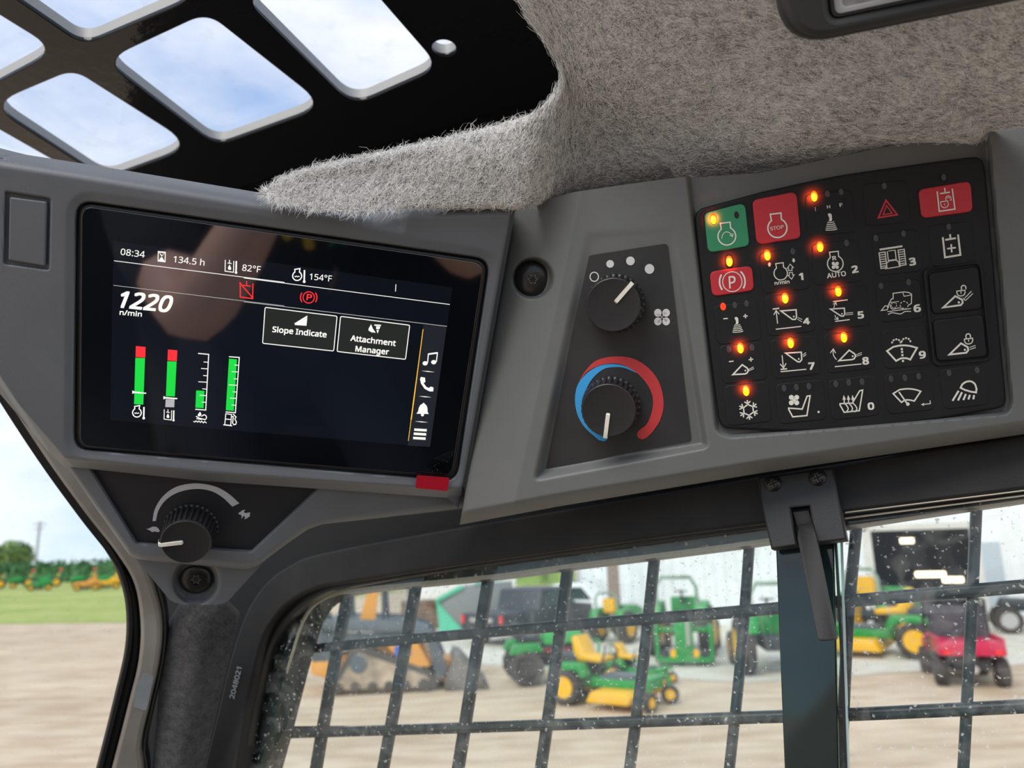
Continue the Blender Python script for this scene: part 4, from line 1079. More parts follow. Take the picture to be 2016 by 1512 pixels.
# row 3
b = button(1452, 636, 88, 78, M['rubber_key'], 'joystick sensitivity button with minus and plus', [(1423.7, 603.5, 'red'), (1446.7, 601, 'off'), (1470, 598, 'off')])
def d(i):
    joystick(i, 1451.5, 640, 14.5); i.crop(*k4); i.stroke([(277, 552), (334, 547)], 14); i.stroke([(524, 521), (580, 516)], 14); i.stroke([(549, 492), (554, 546)], 14)
mark(b, d)
def bucket_dn(i, T_, w):      # bucket with open top
    i.stroke([T_(0, 0), T_(1.12, -.10), T_(1.14, .38), T_(1.06, .56), T_(.86, .58), T_(.72, .46)], w, True); i.disc(*T_(.93, .36), w*.62)
b = button(1555, 618, 94, 80, M['rubber_key'], 'raise stop button with bucket, up arrow and numeral 4', [(1545.9, 587.6, 'on')])
def d(i):
    i.crop(*k4); i.stroke([(992, 455), (1180, 440), (1186, 535), (1168, 560), (1136, 560)], 17, True); i.disc(1151, 524, 11)
    i.stroke([(890, 432), (970, 422)], 16); i.stroke([(950, 612), (934, 460)], 12); i.stroke([(904, 503), (932, 450), (972, 496)], 12)
    i.stroke([(1196, 556), (1252, 590)], 8); i.stroke([(1204, 536), (1256, 562)], 8); i.stroke([(928, 682), (1244, 646)], 13); i.text('4', (1276, 622), (1348, 614), 72, bold=0.06)
mark(b, d)
b = button(1662, 606, 94, 80, M['rubber_key'], 'return to dig button with two level lines and numeral 5', [(1650.6, 574, 'on')])
def d(i):
    i.crop(*k4); i.stroke([(1638, 340), (1820, 316)], 13); i.stroke([(1664, 584), (1845, 562)], 13)
    i.stroke([(1606, 432), (1778, 420), (1784, 495), (1768, 518), (1738, 518)], 16, True); i.disc(1749, 490, 10)
    i.stroke([(1650, 418), (1655, 385), (1672, 355)], 9); i.stroke([(1638, 372), (1674, 350), (1684, 385)], 9); i.stroke([(1660, 505), (1672, 535), (1698, 556)], 9); i.stroke([(1655, 556), (1702, 560), (1695, 525)], 9)
    i.stroke([(1795, 482), (1886, 474)], 8); i.stroke([(1795, 504), (1888, 494)], 8); i.crop(*k5); i.text('5', (60, 640), (122, 634), 76, bold=0.06)
mark(b, d)
b = button(1772, 592, 88, 78, M['rubber_key'], 'ride control button with machine over wave lines and numeral 6', [(1734.7, 563, 'off'), (1789, 555.5, 'off')])
def d(i):
    i.crop(*k5); i.stroke([(330, 548), (375, 492), (418, 500), (398, 540)], 10, True); i.stroke([(400, 510), (450, 412), (470, 408), (470, 345), (600, 328), (655, 335), (688, 355), (686, 465), (650, 485)], 11)
    i.stroke([(585, 338), (600, 380), (684, 364)], 9); i.stroke(curve([(430, 470), (455, 530), (520, 520), (545, 515)], 4), 9)
    for cx_, r in ((480, 32), (600, 46)):
        for k in range(7): i.arc(cx_, 485, r, k*51, k*51+30, 9, 4)
    i.stroke([(420, 455), (540, 440)], 7); i.stroke([(540, 520), (600, 520)], 8)
    i.stroke([(402, 562), (682, 524)], 9); i.stroke(curve([(410, 596), (450, 575), (500, 580), (560, 588), (610, 560), (680, 558)], 5), 10); i.text('6', (722, 566), (796, 556), 80, bold=0.05)
mark(b, d)
def lock(i, cx, cy, s, open_=False):
    f = lambda x, y: (cx + s*(x*.993 + y*.10), cy + s*(y*.993 - x*.12))
    i.stroke([f(-1, -.1), f(1, -.1), f(1, .5), f(.75, .98), f(.3, 1.2), f(-.3, 1.2), f(-.75, .98), f(-1, .5)], s*.26, True)
    ox = .75 if open_ else 0
    i.stroke([f(-.55+ox, -.2)] + [f(ox+.55*math.cos(math.radians(180+180*k/10)), -.75+.55*math.sin(math.radians(180+180*k/10))) for k in range(11)] + [f(.55+ox, -.3)], s*.30)
    i.disc(*f(0, .3), s*.17); i.stroke([f(0, .3), f(0, .72)], s*.16)
def bucket_up(i, pts, w, dot): i.stroke(pts, w, True); i.disc(*dot)
surround = slab('button_surround', PKP, rnd([(1817, 529), (1932, 513), (1953, 708), (1838, 722)], 14, 4), M['rubber_key'], kp, holes=[rnd([(1824, 533), (1929, 519), (1949, 706), (1842, 717)], 12, 4)], th=0.004, bevel=0.0008, lift=0.0016)
b = button(0, 0, 0, 0, M['rubber_key'], 'raised coupler unlock button with open padlock over bucket', [], 0.0012, [(1828, 537), (1928, 523), (1936, 609), (1836, 620)], 0.0012)
def d(i):
    i.crop(*k5); i.stroke([(1062, 512), (1204, 378), (1285, 420), (1292, 455), (1270, 484)], 22, True); i.disc(1246, 452, 14)
    lock(i, 1270, 318, 48, True); i.stroke([(1395, 320), (1315, 402)], 10); i.stroke([(1412, 346), (1330, 425)], 10); i.fill([(1292, 390), (1338, 435), (1306, 425)])
mark(b, d, lift=0.0014)
b = button(0, 0, 0, 0, M['rubber_key'], 'raised coupler lock button with closed padlock over bucket', [], 0.0012, [(1836, 630), (1937, 618), (1945, 703), (1845, 713)], 0.0012)
def d(i):
    i.crop(*k5); i.stroke([(1135, 1068), (1272, 936), (1350, 980), (1358, 1015), (1335, 1046)], 22, True); i.disc(1318, 1012, 13)
    lock(i, 1360, 885, 48); i.stroke([(1372, 985), (1444, 960)], 9); i.stroke([(1378, 1008), (1446, 985)], 9)
mark(b, d, lift=0.0014)
# row 4
def buck4(i, f): i.stroke([f(0, 0), f(.62, -.62), f(1.02, -.38), f(1.06, -.14), f(.92, .0)] if False else [], 1)
b = button(1463, 714, 88, 76, M['rubber_key'], 'bucket speed button with minus and plus above the bucket', [(1434.8, 687.6, 'off'), (1457.8, 686, 'on'), (1480.8, 684.4, 'off')])
def d(i):
    i.crop(*k4); i.stroke([(396, 1244), (512, 1122), (572, 1162), (590, 1190), (572, 1225), (545, 1236)], 18, True); i.disc(551, 1194, 11)
    i.stroke([(596, 1178), (654, 1148)], 8); i.stroke([(600, 1196), (658, 1168)], 8); i.stroke([(347, 1084), (404, 1077)], 14); i.stroke([(592, 1060), (648, 1052)], 14); i.stroke([(618, 1028), (622, 1082)], 14)
mark(b, d)
b = button(1566, 703, 94, 78, M['rubber_key'], 'lower stop button with bucket, down arrow and numeral 7', [(1556.7, 675.7, 'on')])
def d(i):
    i.crop(*k4); i.stroke([(1050, 978), (1245, 966), (1250, 1058), (1228, 1086), (1198, 1084)], 17, True); i.disc(1213, 1050, 11)
    i.stroke([(1006, 1005), (1022, 1155)], 12); i.stroke([(982, 1112), (1024, 1162), (1056, 1104)], 12); i.stroke([(988, 1180), (1068, 1172)], 16); i.stroke([(988, 1208), (1306, 1178)], 13)
    i.stroke([(1262, 1002), (1302, 970)], 9); i.stroke([(1266, 1024), (1306, 994)], 9); i.text('7', (1342, 1182), (1408, 1176), 82, bold=0.06)
mark(b, d)
b = button(1672, 692, 94, 78, M['rubber_key'], 'level float button with tilting bucket, curved arrow and numeral 8', [(1661.7, 664.6, 'on')])
def d(i):
    i.crop(*k4); i.stroke([(1712, 1072), (1838, 942), (1905, 985), (1918, 1015), (1900, 1048), (1872, 1058)], 18, True); i.disc(1882, 1016, 11)
    i.stroke([(1926, 998), (1995, 970)], 8); i.stroke([(1930, 1018), (1996, 992)], 8); i.stroke([(1660, 1146), (1992, 1112)], 13)
    i.stroke(curve([(1682, 1058), (1655, 1025), (1640, 985), (1642, 940)], 4), 11); i.stroke([(1604, 975), (1642, 926), (1670, 978)], 11)
    i.crop(*k6); i.text('8', (1884, 488), (1955, 482), 84, bold=0.05)
mark(b, d)
def screen_(i, pts, w): i.stroke(pts, w, True)
b = button(1784, 684, 90, 78, M['rubber_key'], 'washer button with dashed spray over windscreen and numeral 9', [])
def d(i):
    i.crop(*k7); i.stroke([(292, 322)] + curve([(370, 270), (470, 252), (570, 258), (664, 283)], 4) + [(580, 428)] + curve([(540, 412), (470, 412), (404, 444)], 4), 22, True)
    for y in (298, 334, 374, 446): i.stroke([(474 + (y-298)*.1, y-14), (476+(y-298)*.1, y+12)], 26)
    for cx_ in (408, 528):
        for k in range(5): i.arc(cx_, 232 - (cx_-408)*.12, 56, 185+k*36, 185+k*36+24, 20, 3)
    i.text('9', (698, 414), (772, 405), 84, bold=0.05)
mark(b, d)
# row 5
b = button(1472, 795, 88, 80, M['rubber_key'], 'air conditioning button with snowflake', [(1468.9, 770, 'on')])
def d(i):
    i.icon(1473.5, 807, 19.5, -7)
    i.stroke([(.55*math.cos(math.radians(60*k+30)), .55*math.sin(math.radians(60*k+30))) for k in range(6)], .13, True)
    for k in range(6):
        a = math.radians(60*k-90); ca, sa = math.cos(a), math.sin(a); f = lambda r, s_: (r*ca - s_*sa, r*sa + s_*ca)
        i.stroke([f(.5, 0), f(1.0, 0)], .13); i.stroke([f(.86, -.3), f(.60, 0), f(.86, .3)], .12)
mark(b, d)
b = button(1577, 791, 94, 80, M['rubber_key'], 'ventilated seat button with fan above seat', [(1543.7, 764.6, 'off'), (1568, 762.5, 'off'), (1592.4, 761, 'off')])
def d(i):
    i.crop(*k6); fan(i, 1028, 930, 66); i.stroke([(962, 1030), (1130, 1042), (1190, 882), (1228, 876), (1188, 1122), (1012, 1138), (962, 1045)], 17, True); i.disc(1333, 1077, 14)
mark(b, d)
b = button(1681, 783, 94, 80, M['rubber_key'], 'heated seat button with three rising arrows and numeral 0', [(1645.7, 756, 'off'), (1671, 753.5, 'off'), (1697.3, 752, 'off')])
def d(i):
    i.crop(*k6); i.stroke([(1600, 975), (1752, 968), (1842, 815), (1880, 806), (1838, 1062), (1650, 1082), (1598, 990)], 16, True)
    for x in (1652, 1706, 1760):
        i.stroke(curve([(x+22, 1080), (x+48, 1040), (x+30, 1000), (x, 965), (x, 920)], 4), 14); i.fill([(x-22, 928), (x-8, 866), (x+20, 922)])
    i.crop(*k7); i.text('0', (62, 1050), (132, 1042), 82, bold=0.05)
mark(b, d)
b = button(1790, 772, 92, 80, M['rubber_key'], 'wiper button with windscreen symbol and return arrow', [(1754.3, 746.3, 'off'), (1781.4, 744, 'off'), (1808.7, 741.3, 'off')])
def d(i):
    i.crop(*k7); i.stroke([(368, 850)] + curve([(450, 800), (550, 790), (640, 800), (710, 822)], 4) + [(630, 942)] + curve([(580, 930), (520, 930), (470, 958)], 4), 18, True)
    i.stroke([(440, 830), (535, 965)], 18); i.disc(550, 980, 22); i.stroke([(826, 935), (828, 975), (730, 985)], 10); i.fill([(712, 985), (752, 965), (750, 1004)])
mark(b, d)
b = button(1899, 762, 90, 80, M['rubber_key'], 'work light button with lamp and slanted beams', [(1868.6, 734.4, 'off'), (1924, 729, 'off')])
def d(i):
    i.crop(*k7); i.stroke([(1204, 778)] + curve([(1225, 735), (1270, 705), (1330, 698), (1380, 730), (1402, 790)], 4) + [(1396, 836), (1330, 826), (1260, 805)], 22, True)
    for x0, y0, x1, y1 in ((1180, 815, 1104, 940), (1222, 832, 1172, 935), (1270, 855, 1238, 930), (1320, 866, 1300, 922), (1372, 868, 1362, 920)): i.stroke([(x0, y0), (x1, y1)], 24)
mark(b, d)

# ================================================================== WINDOW LATCH
PL = shifted(PW, 0.010)
lt = empty('window_latch', PL.pt(1580, 1080)); tag(lt, 'black window latch block with two cross-head screws and long lever handle', 'latch')
slab('latch_plate', PL, [(1491, 940), (1640, 920), (1648, 960), (1668, 1062), (1604, 1070), (1593, 996), (1557, 1000), (1570, 1074), (1518, 1081), (1500, 1000)], M['black'], lt, th=0.016, bevel=0.0012, lift=0.010)
slab('latch_recess', PL, [(1545, 985), (1610, 978), (1620, 1060), (1560, 1068)], M['black_soft'], lt, th=0.004, lift=0.001)
def phillips(pl, px, py, rpx):
    c0 = pl.pt(px, py); r = rpx*np.linalg.norm(pl.pt(px+1, py)-c0); n = 32; V = []; Fc = []; rows = []
    for rr, z in ((1.0, 0), (1.0, .12), (.88, .32), (.66, .48), (.42, .56)):
        row = []
        for k in range(n): a = 2*PI*k/n; row.append(len(V)); V.append((r*rr*math.cos(a), r*rr*math.sin(a), r*z))
        rows.append(row)
    def crs(k):
        a = 2*PI*k/n; q = abs(((a*2/PI)+0.5) % 1 - 0.5); return 0.40 if q < 0.12 else 0.14
    for z in (0.58, 0.22):
        row = []
        for k in range(n): a = 2*PI*k/n + .3; row.append(len(V)); V.append((r*crs(k)*math.cos(a), r*crs(k)*math.sin(a), r*z))
        rows.append(row)
    for a_, b_ in zip(rows[:-1], rows[1:]):
        for k in range(n): Fc.append((a_[k], a_[(k+1) % n], b_[(k+1) % n], b_[k]))
    Fc.append(tuple(rows[-1])); m = pl.mat(0)
    for i in range(3): m[i][3] = c0[i]
    o = link('latch_screw', mesh(V, Fc), M['screw'], lt, world=m); autosmooth(o, 30)
    for w_, l_, mt, nm in ((.34, .0001, M['edge_glint'], 'cross_glint'), (.24, .00018, M['hole'], 'cross_shade')):  # painted glint, then painted shade over the cross slots
        i = Ink(shifted(pl, r*0.585), l_); i.icon(px, py, rpx, -24)
        a_ = w_/2; b2 = .46 + a_*.3; i.fill([(-a_, -b2), (a_, -b2), (a_, -a_), (b2, -a_), (b2, a_), (a_, a_), (a_, b2), (-a_, b2), (-a_, a_), (-b2, a_), (-b2, -a_), (-a_, -a_)]); i.build(nm, mt, o)
PLf = shifted(PL, 0.010)
phillips(PLf, 1522, 952, 17); phillips(PLf, 1609.5, 940, 18)
# lever: a bent bar, thick towards the hand
def prism_px(name, pl, outline, l0, l1, matl, parent):
    """bar whose front outline lies at lift l0[i] and back at l1"""
    n = len(outline); a = [pl.pt(x, y, l) for (x, y), l in zip(outline, l0)]
    b_ = [p - pl.n*l1 for p in a]; V = a + b_
    Fc = [tuple(range(n))[::-1], tuple(range(n, 2*n))] + [(i, (i+1) % n, n+(i+1) % n, n+i) for i in range(n)]
    me = mesh(V, Fc); bm = bmesh.new(); bm.from_mesh(me); bmesh.ops.recalc_face_normals(bm, faces=bm.faces)
    bmesh.ops.bevel(bm, geom=list(bm.edges), offset=0.0006, segments=2, affect='EDGES', profile=0.5); bm.to_mesh(me); bm.free()
    o = link(name, me, matl, parent); autosmooth(o, 40); return o
prism_px('latch_handle', PLf, [(1572, 1033), (1600, 1029), (1606, 1052), (1648, 1258), (1640, 1261), (1615, 1262), (1610, 1256), (1570, 1060)], [0.002, 0.002, 0.008, 0.026, 0.026, 0.026, 0.026, 0.008], 0.006, M['black_soft'], lt)
prism_px('handle_pivot', PLf, [(1560, 1008), (1592, 1004), (1603, 1040), (1572, 1044)], [-0.003]*4, 0.008, M['black_soft'], lt)
# ================================================================== OUTDOORS
def gmat(name, cols, scales, rough=0.95, stretch=(1, 1, 1)):
    m, t, b = new_mat(name); b.inputs['Roughness'].default_value = rough; b.inputs['Specular IOR Level'].default_value = 0.2
    tcn = t.nodes.new('ShaderNodeTexCoord'); mpn = t.nodes.new('ShaderNodeMapping'); mpn.inputs['Scale'].default_value = stretch
    t.links.new(tcn.outputs['Object'], mpn.inputs[0]); prev = None
    for (c1, c2), s in zip(cols, scales):
        n = t.nodes.new('ShaderNodeTexNoise'); n.inputs['Scale'].default_value = s; n.inputs['Detail'].default_value = 6
        t.links.new(mpn.outputs[0], n.inputs['Vector'])
        r = t.nodes.new('ShaderNodeValToRGB'); r.color_ramp.elements[0].position = 0.38; r.color_ramp.elements[1].position = 0.62
        r.color_ramp.elements[0].color = (*c1, 1); r.color_ramp.elements[1].color = (*c2, 1); t.links.new(n.outputs[0], r.inputs[0])
        if prev is None: prev = r.outputs[0]
        else:
            x = t.nodes.new('ShaderNodeMixRGB'); x.inputs[0].default_value = 0.5; t.links.new(prev, x.inputs[1]); t.links.new(r.outputs[0], x.inputs[2]); prev = x.outputs[0]
    t.links.new(prev, b.inputs['Base Color']); return m
M['dirt'] = gmat('pale_gravel_dirt', [((0.46, 0.35, 0.24), (0.62, 0.50, 0.355)), ((0.42, 0.30, 0.20), (0.68, 0.56, 0.42))], [0.35, 2.2], stretch=(0.5, 1.6, 1))
M['grass'] = gmat('short_grass', [((0.24, 0.33, 0.07), (0.42, 0.47, 0.14)), ((0.27, 0.36, 0.07), (0.46, 0.43, 0.19))], [0.15, 1.2])
M['gravel'] = gmat('light_gravel', [((0.52, 0.50, 0.42), (0.66, 0.63, 0.53)), ((0.50, 0.46, 0.36), (0.68, 0.66, 0.58))], [0.4, 3])
def flat(name, pts, z, m, kind='structure'):
    o = link(name, mesh([(x, y, z) for x, y in pts], [tuple(range(len(pts)))]), m); tag(o, kind=kind)
    if o.data.polygons[0].normal.z < 0: o.data.flip_normals()
    return o
flat('ground', [(-160, -60), (160, -60), (160, 160), (-160, 160)], 0.0, M['dirt'])
gA = ground(-400, 1234); gB = ground(240, 1226); gC = ground(560, 1196)
flat('grass_strip', [tuple(gA[:2]), tuple(gB[:2]), tuple(gC[:2]), (10, 120), (-120, 120), (-120, 40)], 0.012, M['grass'])
gp = [ground(830, 1300), ground(1460, 1345), ground(2300, 1290), ground(2200, 1190), ground(1480, 1222), ground(840, 1222)]
flat('gravel_apron', [tuple(p[:2]) for p in gp], 0.008, M['gravel'])

def OM(name, col, rough=0.55, **k): return mat(name, col, rough, **k)
M['o_green'] = OM('tractor_green', (0.018, 0.27, 0.055), 0.4); M['o_yellow'] = OM('implement_yellow', (0.82, 0.44, 0.01), 0.45)
M['o_orange'] = OM('loader_orange', (0.72, 0.31, 0.045), 0.5); M['o_black'] = OM('machine_black', (0.035, 0.04, 0.045), 0.5)
M['o_grey'] = OM('machine_slate', (0.10, 0.12, 0.135), 0.5); M['o_tyre'] = OM('tyre_rubber', (0.055, 0.048, 0.044), 0.85)
M['o_track'] = OM('dusty_track_rubber', (0.085, 0.072, 0.06), 0.9); M['o_red'] = OM('utility_red', (0.55, 0.015, 0.07), 0.35)
M['o_white'] = OM('white_paint', (0.80, 0.81, 0.80), 0.4); M['o_glass'] = OM('dark_vehicle_glass', (0.02, 0.05, 0.05), 0.08)
M['o_teal'] = OM('teal_green_steel', (0.10, 0.52, 0.33), 0.5); M['o_brown'] = OM('stacked_timber_brown', (0.20, 0.13, 0.085), 0.9, vary=0.4, vscale=3)
M['o_blue'] = OM('blue_decal', (0.02, 0.12, 0.5), 0.5); M['o_chrome'] = OM('bright_metal', (0.6, 0.6, 0.6), 0.25, metal=0.8); M['o_rose'] = OM('red_reflector', (0.8, 0.03, 0.03), 0.4)

class MB:
    """collects shapes in a thing's local space (x forward, y left, z up)"""
    def __init__(s): s.V = []; s.Fc = []
    def _a(s, v, f): b = len(s.V); s.V += v; s.Fc += [tuple(b+i for i in q) for q in f]
    def box(s, x0, x1, y0, y1, z0, z1, tx=0.0):
        v = [(x0, y0, z0), (x1, y0, z0), (x1, y1, z0), (x0, y1, z0), (x0+tx, y0, z1), (x1-tx, y0, z1), (x1-tx, y1, z1), (x0+tx, y1, z1)]
        s._a(v, [(3, 2, 1, 0), (4, 5, 6, 7), (0, 1, 5, 4), (1, 2, 6, 5), (2, 3, 7, 6), (3, 0, 4, 7)]); return s
    def prof(s, pts, y0, y1):
        n = len(pts); v = [(x, y0, z) for x, z in pts] + [(x, y1, z) for x, z in pts]
        area = sum(pts[i][0]*pts[(i+1) % n][1]-pts[(i+1) % n][0]*pts[i][1] for i in range(n))
        f = [tuple(range(n)), tuple(range(2*n-1, n-1, -1))] + [(i, n+i, n+(i+1) % n, (i+1) % n) for i in range(n)]
        if area < 0: f = [q[::-1] for q in f]
        s._a(v, f); return s
    def cyl(s, c, r, h, axis='y', n=20, r2=None):
        r2 = r if r2 is None else r2; v = []
        for e_, rr in ((-h/2, r), (h/2, r2)):
            for k in range(n):
                a = 2*PI*k/n; p, q = rr*math.cos(a), rr*math.sin(a)
                v.append({'y': (c[0]+p, c[1]+e_, c[2]+q), 'x': (c[0]+e_, c[1]+p, c[2]+q), 'z': (c[0]+p, c[1]+q, c[2]+e_)}[axis])
        s._a(v, [tuple(range(n)), tuple(range(2*n-1, n-1, -1))] + [(k, n+k, n+(k+1) % n, (k+1) % n) for k in range(n)]); return s
    def tube(s, pts, r, n=8):
        P = [np.array(p, float) for p in pts]; v = []
        for i, p in enumerate(P):
            d = nrm((P[min(i+1, len(P)-1)] - P[max(i-1, 0)])); u = np.cross(d, (0.3, 0.9, 0.2)); u = nrm(u); w = np.cross(d, u)
            for k in range(n): a = 2*PI*k/n; v.append(tuple(p + r*(u*math.cos(a)+w*math.sin(a))))
        f = [(i*n+k, i*n+(k+1) % n, (i+1)*n+(k+1) % n, (i+1)*n+k) for i in range(len(P)-1) for k in range(n)]
        f += [tuple(range(n))[::-1], tuple(range((len(P)-1)*n, len(P)*n))]
        s._a(v, f); return s
    def ball(s, c, r, sx=1, sy=1, sz=1, n=12):
        v = []
        for i in range(n+1):
            th = PI*i/n
            for k in range(n*2): a = PI*k/n; v.append((c[0]+r*sx*math.sin(th)*math.cos(a), c[1]+r*sy*math.sin(th)*math.sin(a), c[2]+r*sz*math.cos(th)))
        m = n*2; s._a(v, [(i*m+k, (i+1)*m+k, (i+1)*m+(k+1) % m, i*m+(k+1) % m) for i in range(n) for k in range(m)]); return s
    def build(s, name, m, parent, bev=0.0):
        me = mesh(s.V, s.Fc)
        bm = bmesh.new(); bm.from_mesh(me); bmesh.ops.recalc_face_normals(bm, faces=bm.faces)
        if bev: bmesh.ops.bevel(bm, geom=list(bm.edges), offset=bev, segments=2, affect='EDGES', profile=0.5, clamp_overlap=True)
        bm.to_mesh(me); bm.free()
        o = bpy.data.objects.new(name, me); C.objects.link(o); me.materials.append(m); o.parent = parent; autosmooth(o, 35); return o
def wheel(parent, x, y, r, w, rim, name='wheel', turn=0.0, rimr=0.55):
    m_ = MB(); n = 24; v = []; prof = [(r*.62, -.5), (r*.9, -.5), (r, -.36), (r, .36), (r*.9, .5), (r*.62, .5)]
    for rr, e_ in prof:
        for k in range(n):
            a = 2*PI*k/n; q = rr*(1.0 if rr < r or k % 2 else .96); v.append((q*math.cos(a), e_*w, q*math.sin(a)))
    f = [(i*n+k, ((i+1) % 6)*n+k, ((i+1) % 6)*n+(k+1) % n, i*n+(k+1) % n) for i in range(6) for k in range(n)]
    m_._a(v, f); o = m_.build(name, M['o_tyre'], parent); o.location = (x, y, r); o.rotation_euler[2] = turn
    c_ = MB().cyl((0, 0, 0), r*(rimr+.08), w*.75, 'y', 20).cyl((0, -w*.42, 0), r*rimr*.95, w*.2, 'y', 20, r*.3).cyl((0, w*.42, 0), r*rimr*.3, w*.2, 'y', 20, r*rimr*.95)
    c_.build('hub', rim, o); return o
def gthing(name, px, py, yaw, label, cat, group=None, scale=1.0):
    """yaw 0: forward points to the right of the picture"""
    g = ground(px, py); r = math.atan2(g[1], g[0]) - PI/2          # sight line
    e_ = empty(name, (g[0], g[1], 0.0), r + math.radians(yaw)); tag(e_, label, cat, group); e_.scale = (scale,)*3; return e_

# ---- orange and slate compact track loader, side on, facing right
L_ = gthing('track_loader', 752, 1352, -4, 'orange and slate compact track loader with bucket lowered, parked on the dirt', 'loader', None, .80)
MB().prof([(-1.32, .62), (-1.34, 1.02), (-1.18, 1.36), (-.95, 1.42), (.55, 1.30), (.95, 1.15), (.98, 1.0), (-.9, .98), (-.98, .62)], -.82, .82).build('upper_body', M['o_grey'], L_, .03)
MB().prof([(-1.30, .36), (-1.34, .64), (-.95, .64), (.2, 1.0), (.82, 1.0), (1.02, .45), (.9, .3), (-.9, .22)], -.55, .55).build('lower_body', M['o_orange'], L_, .02)
MB().prof([(.05, 1.0), (.72, 1.0), (1.0, .48), (.55, .46)], -.84, -.56).build('front_side_panel', M['o_orange'], L_)
MB().prof([(-1.30, .40), (-1.34, .64), (-.92, .64), (-.98, .32)], -.84, .84).build('rear_bumper', M['o_orange'], L_, .02)
MB().box(.30, .62, -.855, -.84, .70, .88).build('blue_sticker', M['o_blue'], L_)
MB().box(-.85, -.70, -.835, -.822, 1.14, 1.24).box(-.62, -.42, -.835, -.822, 1.16, 1.25).box(-.36, -.12, -.835, -.822, 1.15, 1.24).build('side_lettering', M['o_white'], L_)
cabf = MB()
for x0, x1 in ((-.72, -.60), (.02, .12), (.55, .66)):
    for y in (-.5, .44): cabf.prof([(x0, 1.3), (x1, 1.3), (x1-.06, 2.12), (x0-.02, 2.12)], y, y+.06)
cabf.prof([(-.78, 2.08), (.62, 2.08), (.58, 2.18), (-.74, 2.18)], -.52, .52).box(-.7, .6, -.5, .5, 1.25, 1.36)
cabf.build('cab_frame', M['o_grey'], L_, .008)
MB().prof([(-.42, 1.36), (-.10, 1.36), (-.05, 2.1), (-.22, 2.1)], -.66, -.54).build('lift_tower', M['o_orange'], L_)
sc_ = MB()
for k in range(6): sc_.box(.14, .54, -.49, -.475, 1.42+k*.09, 1.43+k*.09)
for k in range(5): sc_.box(.17+k*.08, .18+k*.08, -.49, -.475, 1.38, 1.95)
sc_.build('side_screen', M['o_grey'], L_)
MB().box(-.05, .0, -.6, -.54, 1.88, 1.98).build('yellow_sticker', M['o_yellow'], L_)
for y in (-1, 1):
    ar = MB().prof([(-1.25, 1.30), (-1.0, 1.45), (.55, 1.36), (1.05, 1.15), (1.34, .45), (1.25, .2), (1.12, .3), (.92, .98), (.5, 1.15), (-1.0, 1.22)], y*.86-.05, y*.86+.05); ar.build('lift_arm', M['o_grey'], L_, .01)
    tr_ = [(-.98, .10), (-.92, .02), (-.8, 0), (.95, 0), (1.08, .08), (1.12, .22), (1.05, .36), (.92, .42), (-.20, .86), (-.42, .90), (-.58, .82)]
    inn = [(-.85, .14), (-.78, .11), (.92, .11), (.99, .2), (.97, .28), (.88, .32), (-.24, .74), (-.42, .77), (-.50, .70)]
    n1 = len(tr_); yy0, yy1 = y*.70-.17, y*.70+.17
    t_ = MB().prof(tr_, yy0, yy1); trk = t_.build('rubber_track', M['o_track'], L_, .01)
    MB().prof(inn, yy0-.02, yy1+.02).build('track_frame', mat('dusty_steel', (0.40, 0.31, 0.22), .9, vary=.4, vscale=3), trk)
    MB().cyl((-.40, y*.70, .58), .17, .42, 'y').build('drive_sprocket', M['o_grey'], trk)
    for x in (-.78, -.45, -.12, .2, .52, .88): MB().cyl((x, y*.70, .14), .10 if abs(x) < .8 else .12, .40, 'y', 14).build('roller', M['o_track'], trk)
    if y < 0:
        lg = MB()
        for k in range(16): lg.box(-.78+k*.108, -.74+k*.108, yy0, yy1, -.02, .02)
        o = lg.build('track_lugs', M['o_track'], trk); o['kind'] = 'stuff'
MB().prof([(1.28, .02), (2.1, .0), (2.16, .04), (1.92, .30), (1.62, .62), (1.48, .66), (1.30, .25)], -.92, .92).build('bucket', mat('worn_bucket_steel', (0.16, 0.14, 0.12), .6, vary=.3, vscale=3), L_, .01)
MB().prof([(1.14, .2), (1.30, .1), (1.46, .52), (1.28, .56)], -.5, .5).build('coupler', M['o_orange'], L_)
MB().box(-1.30, -1.10, -.5, .5, .98, 1.5).build('engine_cover', M['o_grey'], L_, .05)

